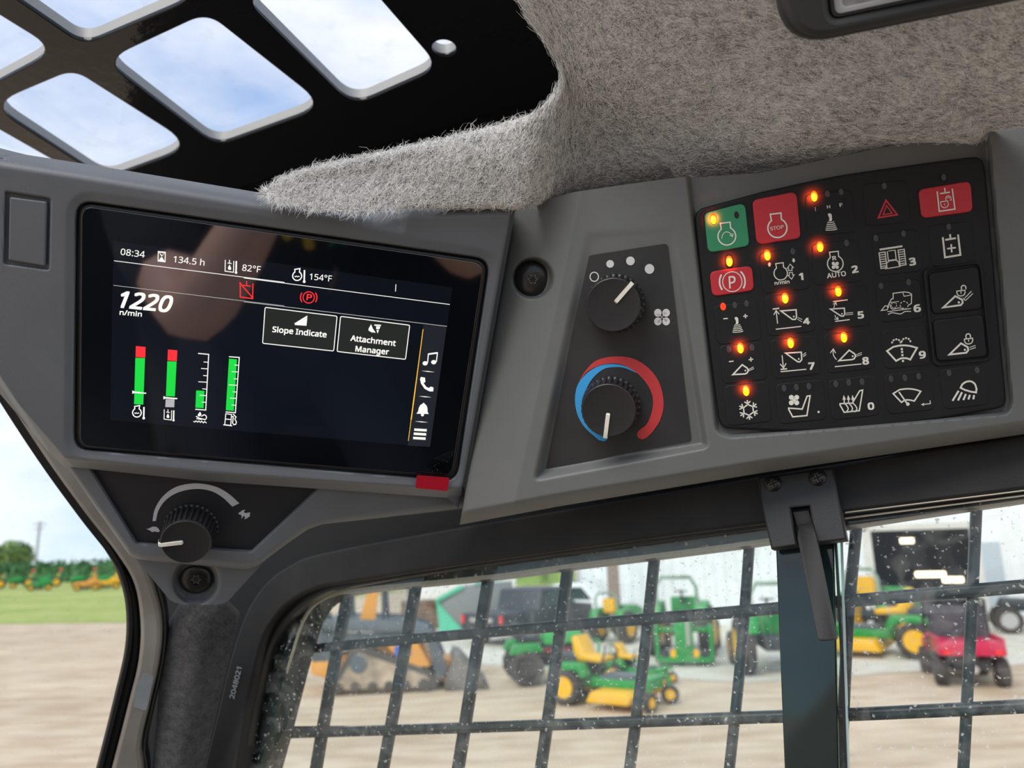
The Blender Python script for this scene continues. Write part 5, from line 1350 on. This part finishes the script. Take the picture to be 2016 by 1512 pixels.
# ---- zero-turn mower in front of the utility tractor
def mower(px, py, yaw, label, s=1.0, arch=True, group=None):
    Z = gthing('ride_on_mower', px, py, yaw, label, 'mower', group, s)
    for y in (-.42, .42): wheel(Z, -.55, y, .30, .24, M['o_yellow'], 'rear_wheel', rimr=.62)
    for y in (-.42, .42):
        wheel(Z, .98, y, .155, .13, M['o_yellow'], 'caster_wheel', math.radians(20 if y > 0 else 75), .5)
        MB().tube([(.98, y, .20), (.98, y, .42), (.80, y, .46)], .035).build('caster_fork', M['o_green'], Z)
    MB().prof([(-.86, .35), (-.86, .62), (-.62, .70), (-.22, .70), (-.12, .52), (-.2, .45), (-.3, .58), (-.75, .58), (-.80, .35)], -.52, -.30).build('fender', M['o_green'], Z, .015)
    MB().prof([(-.86, .35), (-.86, .62), (-.62, .70), (-.22, .70), (-.12, .52), (-.2, .45), (-.3, .58), (-.75, .58), (-.80, .35)], .30, .52).build('fender', M['o_green'], Z, .015)
    MB().box(-.9, .95, -.26, .26, .30, .44).box(.70, .95, -.42, .42, .40, .48).build('chassis', M['o_green'], Z, .015)
    MB().box(-.92, -.45, -.28, .28, .40, .80).build('engine', M['o_black'], Z, .03)
    MB().box(.0, .62, -.22, .22, .44, .50).build('foot_deck', M['o_grey'], Z)
    MB().prof([(-.05, .12), (.72, .12), (.78, .24), (.66, .30), (.05, .30)], -.68, .68).build('mower_deck', M['o_yellow'], Z, .02)
    MB().prof([(-.42, .70), (.05, .68), (.10, .76), (-.28, .80), (-.44, 1.12), (-.54, 1.10), (-.50, .74)], -.22, .22).build('seat', M['o_yellow'], Z, .03)
    for y in (-.25, .25): MB().tube([(.0, y, .55), (.12, y, .85), (.08, y*.5, .96)], .018).build('steering_lever', M['o_black'], Z)
    if arch: MB().tube([(-.62, -.30, .5), (-.66, -.30, 1.5), (-.67, -.2, 1.6), (-.67, .2, 1.6), (-.66, .30, 1.5), (-.62, .30, .5)], .032).build('roll_bar', mat('dull_green_bar', (0.22, 0.27, 0.18), .6), Z)
    return Z
mower(1196, 1385, -28, 'green and yellow zero-turn mower with front casters, closest machine outside the window', .82, False)
mower(1252, 1345, -24, 'small green mower with thin roll bar half hidden behind the nearest mower', .55)
# ---- green utility vehicle / lawn tractor with green hood
T_ = gthing('lawn_tractor', 1082, 1342, 12, 'dark lawn tractor with bright green hood beside the zero-turn mower', 'tractor', None, .80)
MB().prof([(-.15, .75), (-.15, 1.14), (.35, 1.16), (.62, 1.06), (.70, .78)], -.32, .32).build('hood', OM('bright_green_hood', (0.06, .42, .11), .35), T_, .05)
MB().box(-.75, .70, -.30, .30, .34, .74).build('chassis', M['o_black'], T_, .03)
MB().box(-.2, .4, -.33, .33, .62, .70).build('red_stripe', OM('dull_red_stripe', (.25, .03, .04), .5), T_)
for y in (-.42, .42): wheel(T_, -.55, y, .36, .26, M['o_tyre'], 'rear_wheel'); wheel(T_, .72, y, .28, .2, M['o_tyre'], 'front_wheel', math.radians(15))
MB().prof([(-.9, .62), (-.8, .82), (-.3, .82), (-.2, .66)], -.55, -.3).build('fender', M['o_green'], T_, .02); MB().prof([(-.9, .62), (-.8, .82), (-.3, .82), (-.2, .66)], .3, .55).build('fender', M['o_green'], T_, .02)
MB().prof([(-.62, .82), (-.2, .8), (-.2, .9), (-.5, .95), (-.62, 1.2), (-.76, 1.2), (-.72, .9)], -.24, .24).build('seat', M['o_black'], T_, .04)
MB().box(.8, 1.02, -.5, .5, .2, .46).build('front_deck', M['o_black'], T_, .03); MB().tube([(.95, -.4, .45), (1.05, -.2, .78), (1.0, 0, .8)], .03).build('lift_handle', M['o_green'], T_)
MB().tube([(-.15, 0, .95), (-.3, 0, 1.22)], .03).cyl((-.32, 0, 1.24), .17, .03, 'x').build('steering_wheel', M['o_black'], T_)
# ---- compact tractors
def tractor(px, py, yaw, s, label, rim=None, rops=True, col=None, seat=True, rh=1.62, loader=False, canopy=False, group=None, red_top=False):
    rim = rim or M['o_yellow']; col = col or M['o_green']
    G = gthing('compact_tractor', px, py, yaw, label, 'tractor', group, s)
    for y in (-.55, .55): wheel(G, -.62, y, .52, .3, rim, 'rear_wheel', rimr=.6); wheel(G, .75, y, .32, .2, rim, 'front_wheel')
    MB().prof([(-.05, .62), (-.05, 1.18), (.75, 1.14), (1.08, 1.02), (1.12, .62)], -.27, .27).build('hood', col, G, .04)
    MB().box(-.8, 1.05, -.2, .2, .42, .66).build('chassis', M['o_black'], G, .02)
    for y in (-.62, .34): MB().prof([(-1.1, .75), (-.95, 1.08), (-.35, 1.12), (-.12, .75), (-.3, .8), (-.9, .9)], y, y+.28).build('fender', col, G, .02)
    if seat: MB().prof([(-.72, .95), (-.3, .93), (-.3, 1.03), (-.6, 1.07), (-.72, 1.45), (-.84, 1.43), (-.8, 1.0)], -.22, .22).build('seat', M['o_yellow'], G, .03)
    MB().tube([(-.1, 0, 1.05), (-.22, 0, 1.32)], .025).cyl((-.24, 0, 1.30), .14, .02, 'z').build('steering_wheel', M['o_black'], G)
    if rops: MB().tube([(-.92, -.42, .75), (-.95, -.42, rh-.2), (-.95, -.30, rh), (-.95, .30, rh), (-.95, .42, rh-.2), (-.92, .42, .75)], .04).build('roll_bar', OM('pale_green_grey_bar', (.24, .34, .25), .5), G)
    if loader:
        for y in (-.5, .44): MB().tube([(-.1, y, 1.1), (.6, y, 1.15), (1.5, y, .35)], .05).build('loader_arm', col, G)
        MB().prof([(1.45, .08), (2.0, .05), (1.85, .35), (1.5, .55)], -.75, .75).build('loader_bucket', col, G)
    if red_top: MB().ball((-.95, 0, rh+.12), .16).build('red_cover', M['o_rose'], G)
    return G
tractor(1226, 1262, 60, .70, 'green tractor with seat and roll bar parked near the white building, behind the timber post')
tractor(1352, 1284, 82, .95, 'green compact tractor with tall pale roll bar arch in front of the white wall', seat=False)
IM = gthing('tiller_implement', 1350, 1310, 0, 'green implement frame standing in front of the tractor with the tall roll bar', 'implement', None, .84)
MB().box(-.62, .62, -.3, .3, .10, .22).box(-.62, -.54, -.3, .3, .1, .85).box(.54, .62, -.3, .3, .1, .85).box(-.6, .6, -.05, .05, .7, .8).box(-.2, .2, -.3, .1, .2, .95).build('frame', M['o_green'], IM, .01)
for x in (-.42, -.22, .22, .42): MB().cyl((x, -.25, .28), .09, .1, 'y', 14).build('disc', M['o_yellow'] if abs(x) < .3 else M['o_black'], IM)
MB().box(.05, .13, -.34, -.30, .45, .95).build('white_rod', M['o_chrome'], IM)
tractor(1518, 1318, 100, .92, 'green tractor mostly hidden behind the dark window mullion', seat=False)
mower(1745, 1290, 170, 'green and yellow ride-on mower beside the red utility vehicle', 1.12, False)
tractor(1752, 1254, 60, .95, 'green tractor with yellow seat in front of the dark building doorway', group=None)
# ---- red utility vehicle, seen from behind
U = gthing('utility_vehicle', 1898, 1338, 100, 'red two-seat utility vehicle with cargo bed and dark cab, seen from the rear', 'utility vehicle', None, .64)
for x, y in ((-.95, -.62), (-.95, .62), (1.0, -.62), (1.0, .62)): wheel(U, x, y, .33, .26, M['o_tyre'])
MB().box(-1.45, -.30, -.68, .68, .72, 1.02).box(-1.45, -.3, -.68, -.62, 1.0, 1.12).box(-1.45, -.3, .62, .68, 1.0, 1.12).build('cargo_bed', M['o_red'], U, .02)
MB().box(-1.2, 1.2, -.4, .4, .36, .62).build('chassis', M['o_black'], U, .02)
MB().prof([(.62, .55), (.62, 1.02), (1.0, .98), (1.4, .82), (1.45, .5)], -.62, .62).build('hood', M['o_red'], U, .05)
MB().box(-.28, .62, -.62, .62, .45, .95).build('seat_base', M['o_black'], U, .03)
MB().box(-.22, -.10, -.58, .58, .95, 1.75).build('rear_panel', OM('dark_mesh_panel', (.06, .06, .07), .6), U)
for y in (-.62, .62): MB().tube([(-.25, y, .9), (-.22, y, 1.85), (.45, y*.96, 1.88), (.85, y, 1.0)], .04).build('cage_post', M['o_black'], U)
MB().box(-.3, .55, -.64, .64, 1.85, 1.90).build('roof', M['o_black'], U, .01)
MB().box(-1.47, -1.45, .45, .6, .75, .85).box(-1.47, -1.45, -.6, -.45, .75, .85).build('tail_lamp', M['o_rose'], U)
MB().cyl((-1.3, 0, .42), .09, .2, 'x').build('exhaust', M['o_chrome'], U)
# ---- dark pickup seen behind the mower, white pickup, teal hopper, timber pile, trailer
P1 = gthing('pickup_truck', 1045, 1258, 52, 'dark pickup truck with raised tonneau parked between the loader and the tractors', 'pickup truck', None, .70)
MB().prof([(-2.6, .5), (-2.6, 1.05), (-.7, 1.08), (-.5, 1.75), (.9, 1.78), (1.5, 1.2), (2.6, 1.08), (2.7, .5)], -.95, .95).build('body', M['o_black'], P1, .04)
MB().prof([(-.38, 1.15), (-.3, 1.65), (.85, 1.68), (1.3, 1.18)], -.97, .97).build('side_glass', M['o_glass'], P1)
for x, y in ((-1.6, -.85), (-1.6, .85), (1.7, -.85), (1.7, .85)): wheel(P1, x, y, .38, .25, M['o_chrome'])
MB().box(-2.64, -2.60, -.9, -.78, .75, 1.0).box(-2.64, -2.6, .78, .9, .75, 1.0).build('tail_lamp', M['o_rose'], P1)
MB().box(-2.66, -2.6, -.5, .5, .78, .92).build('tailgate_trim', M['o_chrome'], P1)
P2 = gthing('pickup_truck', 1085, 1229, -4, 'white pickup truck parked against the white building', 'pickup truck', None, .68)
MB().prof([(-2.5, .5), (-2.5, 1.05), (-.7, 1.08), (-.5, 1.75), (.8, 1.76), (1.4, 1.15), (2.5, 1.02), (2.6, .5)], -.95, .95).build('body', M['o_white'], P2, .05)
MB().prof([(-.38, 1.15), (-.3, 1.62), (.78, 1.64), (1.2, 1.15)], -.97, .97).build('side_glass', M['o_glass'], P2)
for x, y in ((-1.6, -.85), (-1.6, .85), (1.7, -.85), (1.7, .85)): wheel(P2, x, y, .36, .25, M['o_chrome'])
Hh = gthing('steel_hopper', 925, 1242, -6, 'teal-edged grey hopper with sloping side standing left of the dark pickup', 'hopper', None, .85)
MB().prof([(-.9, .0), (-1.0, 1.0), (-.2, 1.45), (1.4, 1.55), (1.5, .3), (.4, .0)], -.6, .6).build('hopper_body', OM('hopper_grey', (.20, .21, .20), .6), Hh, .02)
MB().prof([(-1.02, 1.02), (-.9, .0), (-.05, .0), (-.2, .12)], -.66, -.6).prof([(-1.04, .95), (-1.02, 1.1), (-.2, 1.5), (-.1, 1.4)], -.66, -.6).prof([(.2, 1.5), (1.2, 1.62), (1.25, 1.85), (.5, 1.8)], -.66, -.5).build('teal_edge', M['o_teal'], Hh)
Tm = gthing('timber_pile', 840, 1236, 0, 'low brown pile of stacked timber behind the loader bucket', 'timber pile')
for k in range(6):
    for r_ in range(2): MB().box(-.75, .75, -.5+r_*.5, -.05+r_*.5, k*.135, k*.135+.12).build('timber', M['o_brown'], Tm, .01)
Wt = gthing('box_trailer', 915, 1204, 0, 'white box trailer in the distance above the teal hopper', 'trailer')
MB().box(-1.9, 1.9, -.9, .9, .5, 2.0).build('trailer_body', M['o_white'], Wt, .03)
for x in (-.5, .5): wheel(Wt, x, -.8, .32, .2, M['o_chrome'])
# far right tyre at the wall
Gt = gthing('quad_bike', 2040, 1246, 10, 'black quad bike at the right edge beside the grey door', 'quad bike')
for x, y in ((-.55, -.35), (-.55, .35), (.55, -.35), (.55, .35)): wheel(Gt, x, y, .30, .22, M['o_chrome'])
MB().prof([(-.75, .5), (-.6, .78), (.1, .75), (.4, .95), (.75, .7), (.7, .45)], -.2, .2).build('body', M['o_black'], Gt, .04)
MB().tube([(.3, -.35, 1.0), (.32, 0, .95), (.3, .35, 1.0)], .02).build('handlebar', M['o_black'], Gt)

# ---- white metal building with open bay
wa = ground(1141, 1227); wb_ = ground(1990, 1236)
ax = nrm(wb_-wa); nb = np.array([ax[1], -ax[0], 0.0]); nb = nb if nb.dot(CAM-wa) > 0 else -nb
Lb = 34.0; Hb = 6.4
bld = empty('metal_building', wa, math.atan2(ax[1], ax[0])); tag(bld, 'white ribbed metal building with open dark bay and grey side door', 'building')
def on_wall(px, py):
    r = ray(px, py); t = (wa-CAM).dot(nb)/r.dot(nb); p = CAM + r*t; return float((p-wa).dot(ax)), float(p[2])
wallm = OM('white_cladding', (.74, .76, .755), .5)
xb0, _ = on_wall(1726, 1150); xb1, _ = on_wall(1921, 1130); _, zb = on_wall(1800, 1043)
xd0, _ = on_wall(1948, 1200); xd1, _ = on_wall(1988, 1200); _, zd = on_wall(1950, 1127)
y0 = 0.0
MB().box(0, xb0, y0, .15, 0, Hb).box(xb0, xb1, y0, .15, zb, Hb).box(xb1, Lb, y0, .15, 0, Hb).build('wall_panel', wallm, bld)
MB().box(0, Lb, 12, 12.1, 0, Hb).box(0, .1, 0, 12, 0, Hb).box(Lb-.1, Lb, 0, 12, 0, Hb).build('back_wall', wallm, bld)
MB().box(-.3, Lb+.3, -.4, 12.3, Hb, Hb+.25).build('roof', wallm, bld)
rb = MB(); x = .15
while x < Lb:
    if not (xb0-.15 < x < xb1+.15) and not (xd0-.15 < x < xd1+.15): rb.box(x-.03, x+.03, -.035, 0, 0.1, Hb-.02)
    x += .30
o = rb.build('cladding_ribs', wallm, bld); o['kind'] = 'stuff'
MB().box(xb0-.18, xb0, -.06, .16, 0, zb+.15).box(xb1, xb1+.18, -.06, .16, 0, zb+.15).box(xb0-.18, xb1+.18, -.06, .16, zb, zb+.16).build('bay_trim', OM('cream_trim', (.62, .60, .54), .5), bld)
MB().box(xd0, xd1, -.05, 0, 0, max(zd, 2.05)).build('side_door', OM('blue_grey_door', (.42, .48, .52), .5), bld)
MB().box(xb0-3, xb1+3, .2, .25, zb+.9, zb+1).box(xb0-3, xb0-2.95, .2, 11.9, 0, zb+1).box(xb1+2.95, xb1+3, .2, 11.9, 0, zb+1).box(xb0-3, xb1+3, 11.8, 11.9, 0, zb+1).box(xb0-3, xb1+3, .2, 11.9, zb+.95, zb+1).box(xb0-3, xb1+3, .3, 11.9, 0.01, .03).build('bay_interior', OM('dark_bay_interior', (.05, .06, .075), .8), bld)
for px, py, w in ((1797, 1064, .34), (1849, 1138, .75), (1899, 1150, .5)):
    X_, Z_ = on_wall(px, py); k = 1.0 + 6.0/np.linalg.norm(wa-CAM)
    MB().box(X_-w/2, X_+w/2, 2.5, 2.7, Z_-.07, Z_+.07).build('strip_lamp', emit('lit_strip_lamp', (1.0, .82, .55), 4.0), bld)
P2.location = V3(wa + ax*0.1 + nb*0.9); P2.rotation_euler[2] = math.atan2(ax[1], ax[0])
# brown post with sign at the building corner
po = gthing('timber_post', 1213, 1246, 0, 'brown square timber post standing left of the white building front', 'post')
MB().box(-.16, .16, -.12, .12, 0, 3.4).build('post', OM('weathered_brown_timber', (.30, .22, .18), .8), po, .01); MB().box(-.2, .2, -.16, .16, 2.0, 2.1).build('iron_band', M['o_grey'], po)

# ---- trees and hedge far off
def crown(parent, c, r, n, leaf, m, squash=.75, name='foliage'):
    V = []; Fc = []
    for k in range(n):
        u = rng.normal(size=3); u /= np.linalg.norm(u); q = np.array(c) + u*r*(0.55+0.45*rng.random())*np.array([1, 1, squash])
        a = rng.normal(size=3); a /= np.linalg.norm(a); b_ = np.cross(a, u); b_ /= np.linalg.norm(b_)+1e-9; s_ = leaf*(0.6+0.8*rng.random())
        i0 = len(V); V += [q-a*s_, q+b_*s_*.6, q+a*s_, q-b_*s_*.6]; Fc.append((i0, i0+1, i0+2, i0+3))
    o = bpy.data.objects.new(name, mesh(V, Fc)); C.objects.link(o); o.data.materials.append(m); o.parent = parent; o['kind'] = 'stuff'; return o
leafm = [OM('leaf_green', (.13, .22, .05), .8, vary=.4, vscale=.5), OM('leaf_dark_green', (.05, .15, .05), .8, vary=.4, vscale=.5), OM('leaf_light_green', (.25, .38, .09), .8, vary=.3, vscale=.4)]
def tree(px, py, dist_scale, h, r, label, m, n=1500):
    g = ground(px, py); g = g*dist_scale; e_ = empty('tree', (g[0], g[1], 0)); tag(e_, label, 'tree', None)
    MB().tube([(0, 0, 0), (.1, 0, h*.4), (0, .1, h*.75)], .18+h*.015).build('trunk', OM('bark', (.12, .09, .06), .9), e_)
    MB().ball((0, 0, h*.62), r*.72, 1, 1, .7, 8).build('inner_crown', m, e_)
    crown(e_, (0, 0, h*.64), r, n, r*.10, m); return e_
tree(20, 1150, 1.6, 6.6, 4.2, 'round green tree standing above the tractors at the far left', leafm[0])
tree(262, 1150, 1.5, 4.6, 3.4, 'green tree at the right end of the far tractor row', leafm[1])
hd = ground(120, 1150)*1.25
def hedge(xa, xb, label, m, h):
    A = ground(*xa)[:2]; B = ground(*xb)[:2]; L = np.linalg.norm(B-A); e_ = empty('hedgerow', (A[0], A[1], 0), math.atan2(B[1]-A[1], B[0]-A[0])); tag(e_, label, 'hedge')
    V = []; Fc = []; n = int(L*40)
    for k in range(n):
        q = np.array([rng.random()*L, rng.normal()*.7, rng.random()**.7*h*(.8+.25*math.sin(k*.001+rng.random()))]); a = rng.normal(size=3); a /= np.linalg.norm(a); b_ = nrm(np.cross(a, rng.normal(size=3))); s_ = .35
        i0 = len(V); V += [q-a*s_, q+b_*s_*.6, q+a*s_, q-b_*s_*.6]; Fc.append((i0, i0+1, i0+2, i0+3))
    o = bpy.data.objects.new('foliage', mesh(V, Fc)); C.objects.link(o); o.data.materials.append(m); o.parent = e_; o['kind'] = 'stuff'
    MB().box(0, L, -.6, .6, 0, h*.85).build('hedge_core', m, e_)
hedge((-200, 1150), (330, 1144), 'long dark green hedgerow behind the far row of tractors', leafm[1], 2.6)
hedge((560, 1160), (1130, 1150), 'bright green tree belt between the loader cab and the white building', leafm[2], 6.5)
# lattice pole
pl_ = ground(66, 1150)*1.4; pe = empty('utility_pole', (pl_[0], pl_[1], 0)); tag(pe, 'thin pale utility pole with short crossarms rising beyond the tractors', 'utility pole')
MB().tube([(0, 0, 0), (0, 0, 9.6)], .22).build('pole', OM('weathered_pole', (.40, .42, .42), .8), pe); MB().box(-1.1, 1.1, -.1, .1, 9.1, 9.3).box(-.8, .8, -.1, .1, 8.3, 8.5).build('crossarm', OM('weathered_arm', (.40, .42, .42), .8), pe)
# ---- far row of tractors
fr = [(-14, 1160, 'green tractor with yellow wheel at the extreme left of the far row'), (42, 1158, 'green tractor with large yellow rear wheel, second from left in the far row'), (97, 1156, 'green tractor with red-topped post in the middle of the far row, left of centre'),
      (164, 1156, 'green tractor behind the orange machine in the far row'), (215, 1156, 'green tractor behind the yellow mower at the right end of the far row')]
for k, (px, py, lb) in enumerate(fr):
    g = tractor(px, py, 178, 0.95, lb, red_top=k > 0, group='tractors in the far row')
for (px, py, m, lb) in ((172, 1163, M['o_orange'], 'orange utility machine parked in front of the far tractor row'), (214, 1160, M['o_yellow'], 'yellow mower body at the right end of the far row'), (80, 1163, M['o_green'], 'low green mower with dark deck in front of the far tractor row')):
    e_ = gthing('parked_mower', px, py, 180, lb, 'mower')
    MB().prof([(-.8, .35), (-.8, .9), (-.2, 1.0), (.1, .75), (.9, .7), (1.1, .35)], -.45, .45).build('body', m, e_, .05); MB().prof([(-.6, .9), (-.1, .9), (-.15, 1.0), (-.4, 1.05), (-.5, 1.4), (-.6, 1.4)], -.22, .22).build('seat', m, e_, .03)
    for x in (-.55, .75):
        for y in (-.4, .4): wheel(e_, x, y, .28, .2, M['o_yellow'])
    MB().box(-.2, .6, -.6, .6, .12, .3).build('deck', M['o_black'], e_, .02)
# ================================================================== BEHIND THE CAMERA: cab floor, seat and the operator mirrored in the screen
fo = MB().box(-.62, .52, -.95, .58, .90, .93).build('floor', mat('dark_cab_floor', (.03, .03, .03), .8), None); tag(fo, kind='structure')
bw = MB().box(-.62, .52, -.97, -.93, .93, 2.0).build('wall_rear_added', mat('dark_rear_panel', (.03, .03, .032), .7), None); tag(bw, kind='structure')  # unseen panel, added so the screen mirrors something dark
bw = MB().box(.50, .53, -.95, .12, .93, 1.85).build('wall_right_added', mat('dark_side_panel', (.03, .03, .032), .7), None); tag(bw, kind='structure')  # added out of view to keep bright ground out of the screen reflection
st = empty('operator_seat', (0, -.5, .93)); tag(st, 'black padded operator seat behind the camera under the seated person', 'seat')
MB().box(-.25, .25, -.28, .25, .22, .34).build('seat_cushion', M['black_soft'], st, .03)
MB().prof([(-.30, .30), (-.20, .30), (-.26, 1.05), (-.36, 1.05)], -.24, .24).build('backrest', M['black_soft'], st, .03)
st.rotation_euler[2] = PI/2 if False else 0
for ch in list(st.children):
    if ch.name.startswith('backrest'): ch.rotation_euler[2] = PI/2
MB().box(-.15, .15, -.18, .15, 0, .22).build('seat_base', M['black'], st, .01)

def skin(name, nodes, edges, matl, parent, root=0, sub=1):
    """nodes: list of (x, y, z, radius)"""
    me = bpy.data.meshes.new(name); me.from_pydata([n[:3] for n in nodes], edges, []); me.update()
    o = bpy.data.objects.new(name, me); C.objects.link(o)
    o.modifiers.new('skin', 'SKIN'); 
    if not me.skin_vertices:
        me.attributes.new  # layer is made by the modifier on evaluation
        bm = bmesh.new(); bm.from_mesh(me); bm.verts.layers.skin.verify(); bm.to_mesh(me); bm.free()
    for i, n in enumerate(nodes):
        sv = me.skin_vertices[0].data[i]; r = n[3]; sv.radius = r if isinstance(r, tuple) else (r, r); sv.use_root = (i == root)
    ss = o.modifiers.new('sub', 'SUBSURF'); ss.levels = sub; ss.render_levels = sub
    o.modifiers['skin'].use_smooth_shade = True
    dg = bpy.context.evaluated_depsgraph_get(); dg.update(); m2 = bpy.data.meshes.new_from_object(o.evaluated_get(dg))
    o.modifiers.clear(); o.data = m2; m2.materials.clear(); m2.materials.append(matl); m2.polygons.foreach_set('use_smooth', [True]*len(m2.polygons))
    o.parent = parent; o.matrix_parent_inverse = world_of(parent).inverted(); return o
pr = empty('person', (0, -.5, 1.27)); tag(pr, 'seated person in dark shirt holding a phone, mirrored faintly in the black screen', 'person')
skinm = mat('skin', (0.78, 0.46, 0.36), 0.55)
m_, t_, b_ = new_mat('dark_shirt'); b_.inputs['Base Color'].default_value = (.012, .014, .02, 1); b_.inputs['Roughness'].default_value = .9; shirt = m_
jeans = mat('dark_trousers', (.015, .018, .028), .9)
nd = [(0, -.50, 1.34, (.15, .12)), (0, -.49, 1.50, (.14, .11)), (0, -.46, 1.68, (.165, .11)), (0, -.44, 1.82, (.12, .085)), (0, -.42, 1.90, .055), (0, -.40, 1.97, .055)]
ed = [(i, i+1) for i in range(5)]
head = [(0, -.375, 2.03, (.072, .088)), (0, -.37, 2.10, (.078, .098)), (0, -.38, 2.16, (.062, .078))]
b0 = len(nd); nd += head; ed += [(5, b0), (b0, b0+1), (b0+1, b0+2)]
hands = {}
for sx_, el, wr in ((-1, (-.160, .050, 1.885), (-.066, .000, 2.015)), (1, (.215, -.04, 1.86), (.085, -.015, 2.015))):
    sh = (sx_*.19, -.44, 1.80, .062); mid = ((sh[0]+el[0])/2*1.04, (sh[1]+el[1])/2, (sh[2]+el[2])/2-.01, .050)
    fa = tuple((e_*.6+w_*.4) for e_, w_ in zip(el, wr))
    i0 = len(nd); nd += [sh, mid, (*el, .038), (*fa, .038), (*wr, (.026, .030)), (wr[0]*1.0, wr[1]-.006, wr[2]+.035, (.026, .018))]
    ed += [(3, i0), (i0, i0+1), (i0+1, i0+2), (i0+2, i0+3), (i0+3, i0+4), (i0+4, i0+5)]
    px_, py_, pz_ = wr[0], wr[1]-.006, wr[2]+.035
    for k in range(4):
        L = (.026, .030, .028, .022)[k]; dz = .030 - k*.016
        a0 = len(nd); nd += [(px_-sx_*.012, py_-.012, pz_+dz, .0095), (px_-sx_*(.012+L), py_-.016, pz_+dz+.002, .009), (px_-sx_*(.012+L*1.7), py_-.010, pz_+dz+.002, .008)]
        ed += [(i0+5, a0), (a0, a0+1), (a0+1, a0+2)]
    a0 = len(nd); nd += [(px_-sx_*.010, py_+.004, pz_-.012, .012), (px_-sx_*.030, py_+.006, pz_+.004, .010), (px_-sx_*.048, py_-.002, pz_+.010, .009)]
    ed += [(i0+5, a0), (a0, a0+1), (a0+1, a0+2)]
for sx_ in (-1, 1):
    i0 = len(nd); nd += [(sx_*.10, -.46, 1.33, .085), (sx_*.13, -.20, 1.36, .075), (sx_*.15, .02, 1.38, .060), (sx_*.15, .06, 1.18, .050), (sx_*.15, .05, 1.02, .038), (sx_*.15, .10, .975, (.042, .036)), (sx_*.16, .20, .962, (.040, .028))]
    ed += [(0, i0)] + [(i0+j, i0+j+1) for j in range(6)]
body = skin('body', nd, ed, skinm, pr)
def grow(n, k): r = n[3]; r = tuple(q+k for q in r) if isinstance(r, tuple) else r+k; return (n[0], n[1], n[2], r)
T0 = nd[:4]; sA = [nd[9], nd[10]]; # left shoulder chain indices: after head (6,7,8)
ls = 9; rs = ls + 6 + 12 + 3
sn = [grow(n, .012) for n in nd[:4]] + [grow(nd[ls], .012), grow(nd[ls+1], .012), grow(nd[rs], .012), grow(nd[rs+1], .012), tuple(nd[ls+1][i]*.35+nd[ls+2][i]*.65 for i in range(3)) + (.055,), tuple(nd[rs+1][i]*.35+nd[rs+2][i]*.65 for i in range(3)) + (.055,)]
shirt_o = skin('shirt', sn, [(0, 1), (1, 2), (2, 3), (3, 4), (4, 5), (3, 6), (6, 7), (5, 8), (7, 9)], shirt, pr)
lg = rs + 21
tn = [grow(nd[0], .016)] + [grow(n, .010) for n in nd[lg:lg+5]] + [grow(n, .010) for n in nd[lg+7:lg+12]]
skin('trousers', tn, [(0, 1), (1, 2), (2, 3), (3, 4), (4, 5), (0, 6), (6, 7), (7, 8), (8, 9), (9, 10)], jeans, pr)
hr = MB().ball((0, -.395, 2.125), .088, 1, 1.15, .95, 10).build('cap', mat('black_cap', (.01, .01, .012), .9), pr); hr.location = (0, .5, -1.27)
br = MB().prof([(-.305, 2.155), (-.19, 2.14), (-.19, 2.146), (-.305, 2.165)], -.06, .06).build('cap_brim', mat('black_brim', (.01, .01, .012), .9), pr); br.rotation_euler[2] = PI/2; br.location = (0, .5, -1.27)
fc = MB().ball((-.026, -.288, 2.075), .012, n=8).ball((.026, -.288, 2.075), .012, n=8).build('eyes', mat('eye_white', (.7, .68, .65), .3), pr); fc.location = (0, .5, -1.27)
fc = MB().prof([(-.005, 2.085), (.005, 2.085), (.013, 2.04), (-.013, 2.04)], -.298, -.265).build('nose', skinm, pr, .004); fc.location = (0, .5, -1.27)
fc = MB().box(-.024, .024, -.300, -.285, 2.006, 2.014).build('mouth', mat('lips', (.35, .12, .10), .5), pr, .003); fc.location = (0, .5, -1.27)
# mark on the shirt front
lgm = MB().tube([(.010, -.322, 1.70), (.030, -.322, 1.715), (.048, -.322, 1.70), (.052, -.322, 1.675)], .009).build('yellow_crescent', mat('yellow_thread', (.75, .52, .04), .8), pr); lgm.location = (0, .5, -1.27)
gv, gf = glyphs('PK'); gx = np.stack([.155 - gv[:, 0]*.075, np.full(len(gv), -.318), 1.675 + gv[:, 1]*.06], 1)
link('shirt_lettering', mesh(gx, gf), mat('green_thread', (.02, .45, .2), .8), pr)
sp_ = empty('smartphone', (0, -.012, 2.07)); tag(sp_, 'black phone held up by the seated person at the camera position', 'phone')
MB().box(-.074, .074, -.010, -.002, -.04, .035).build('phone_body', M['black'], sp_, .002)
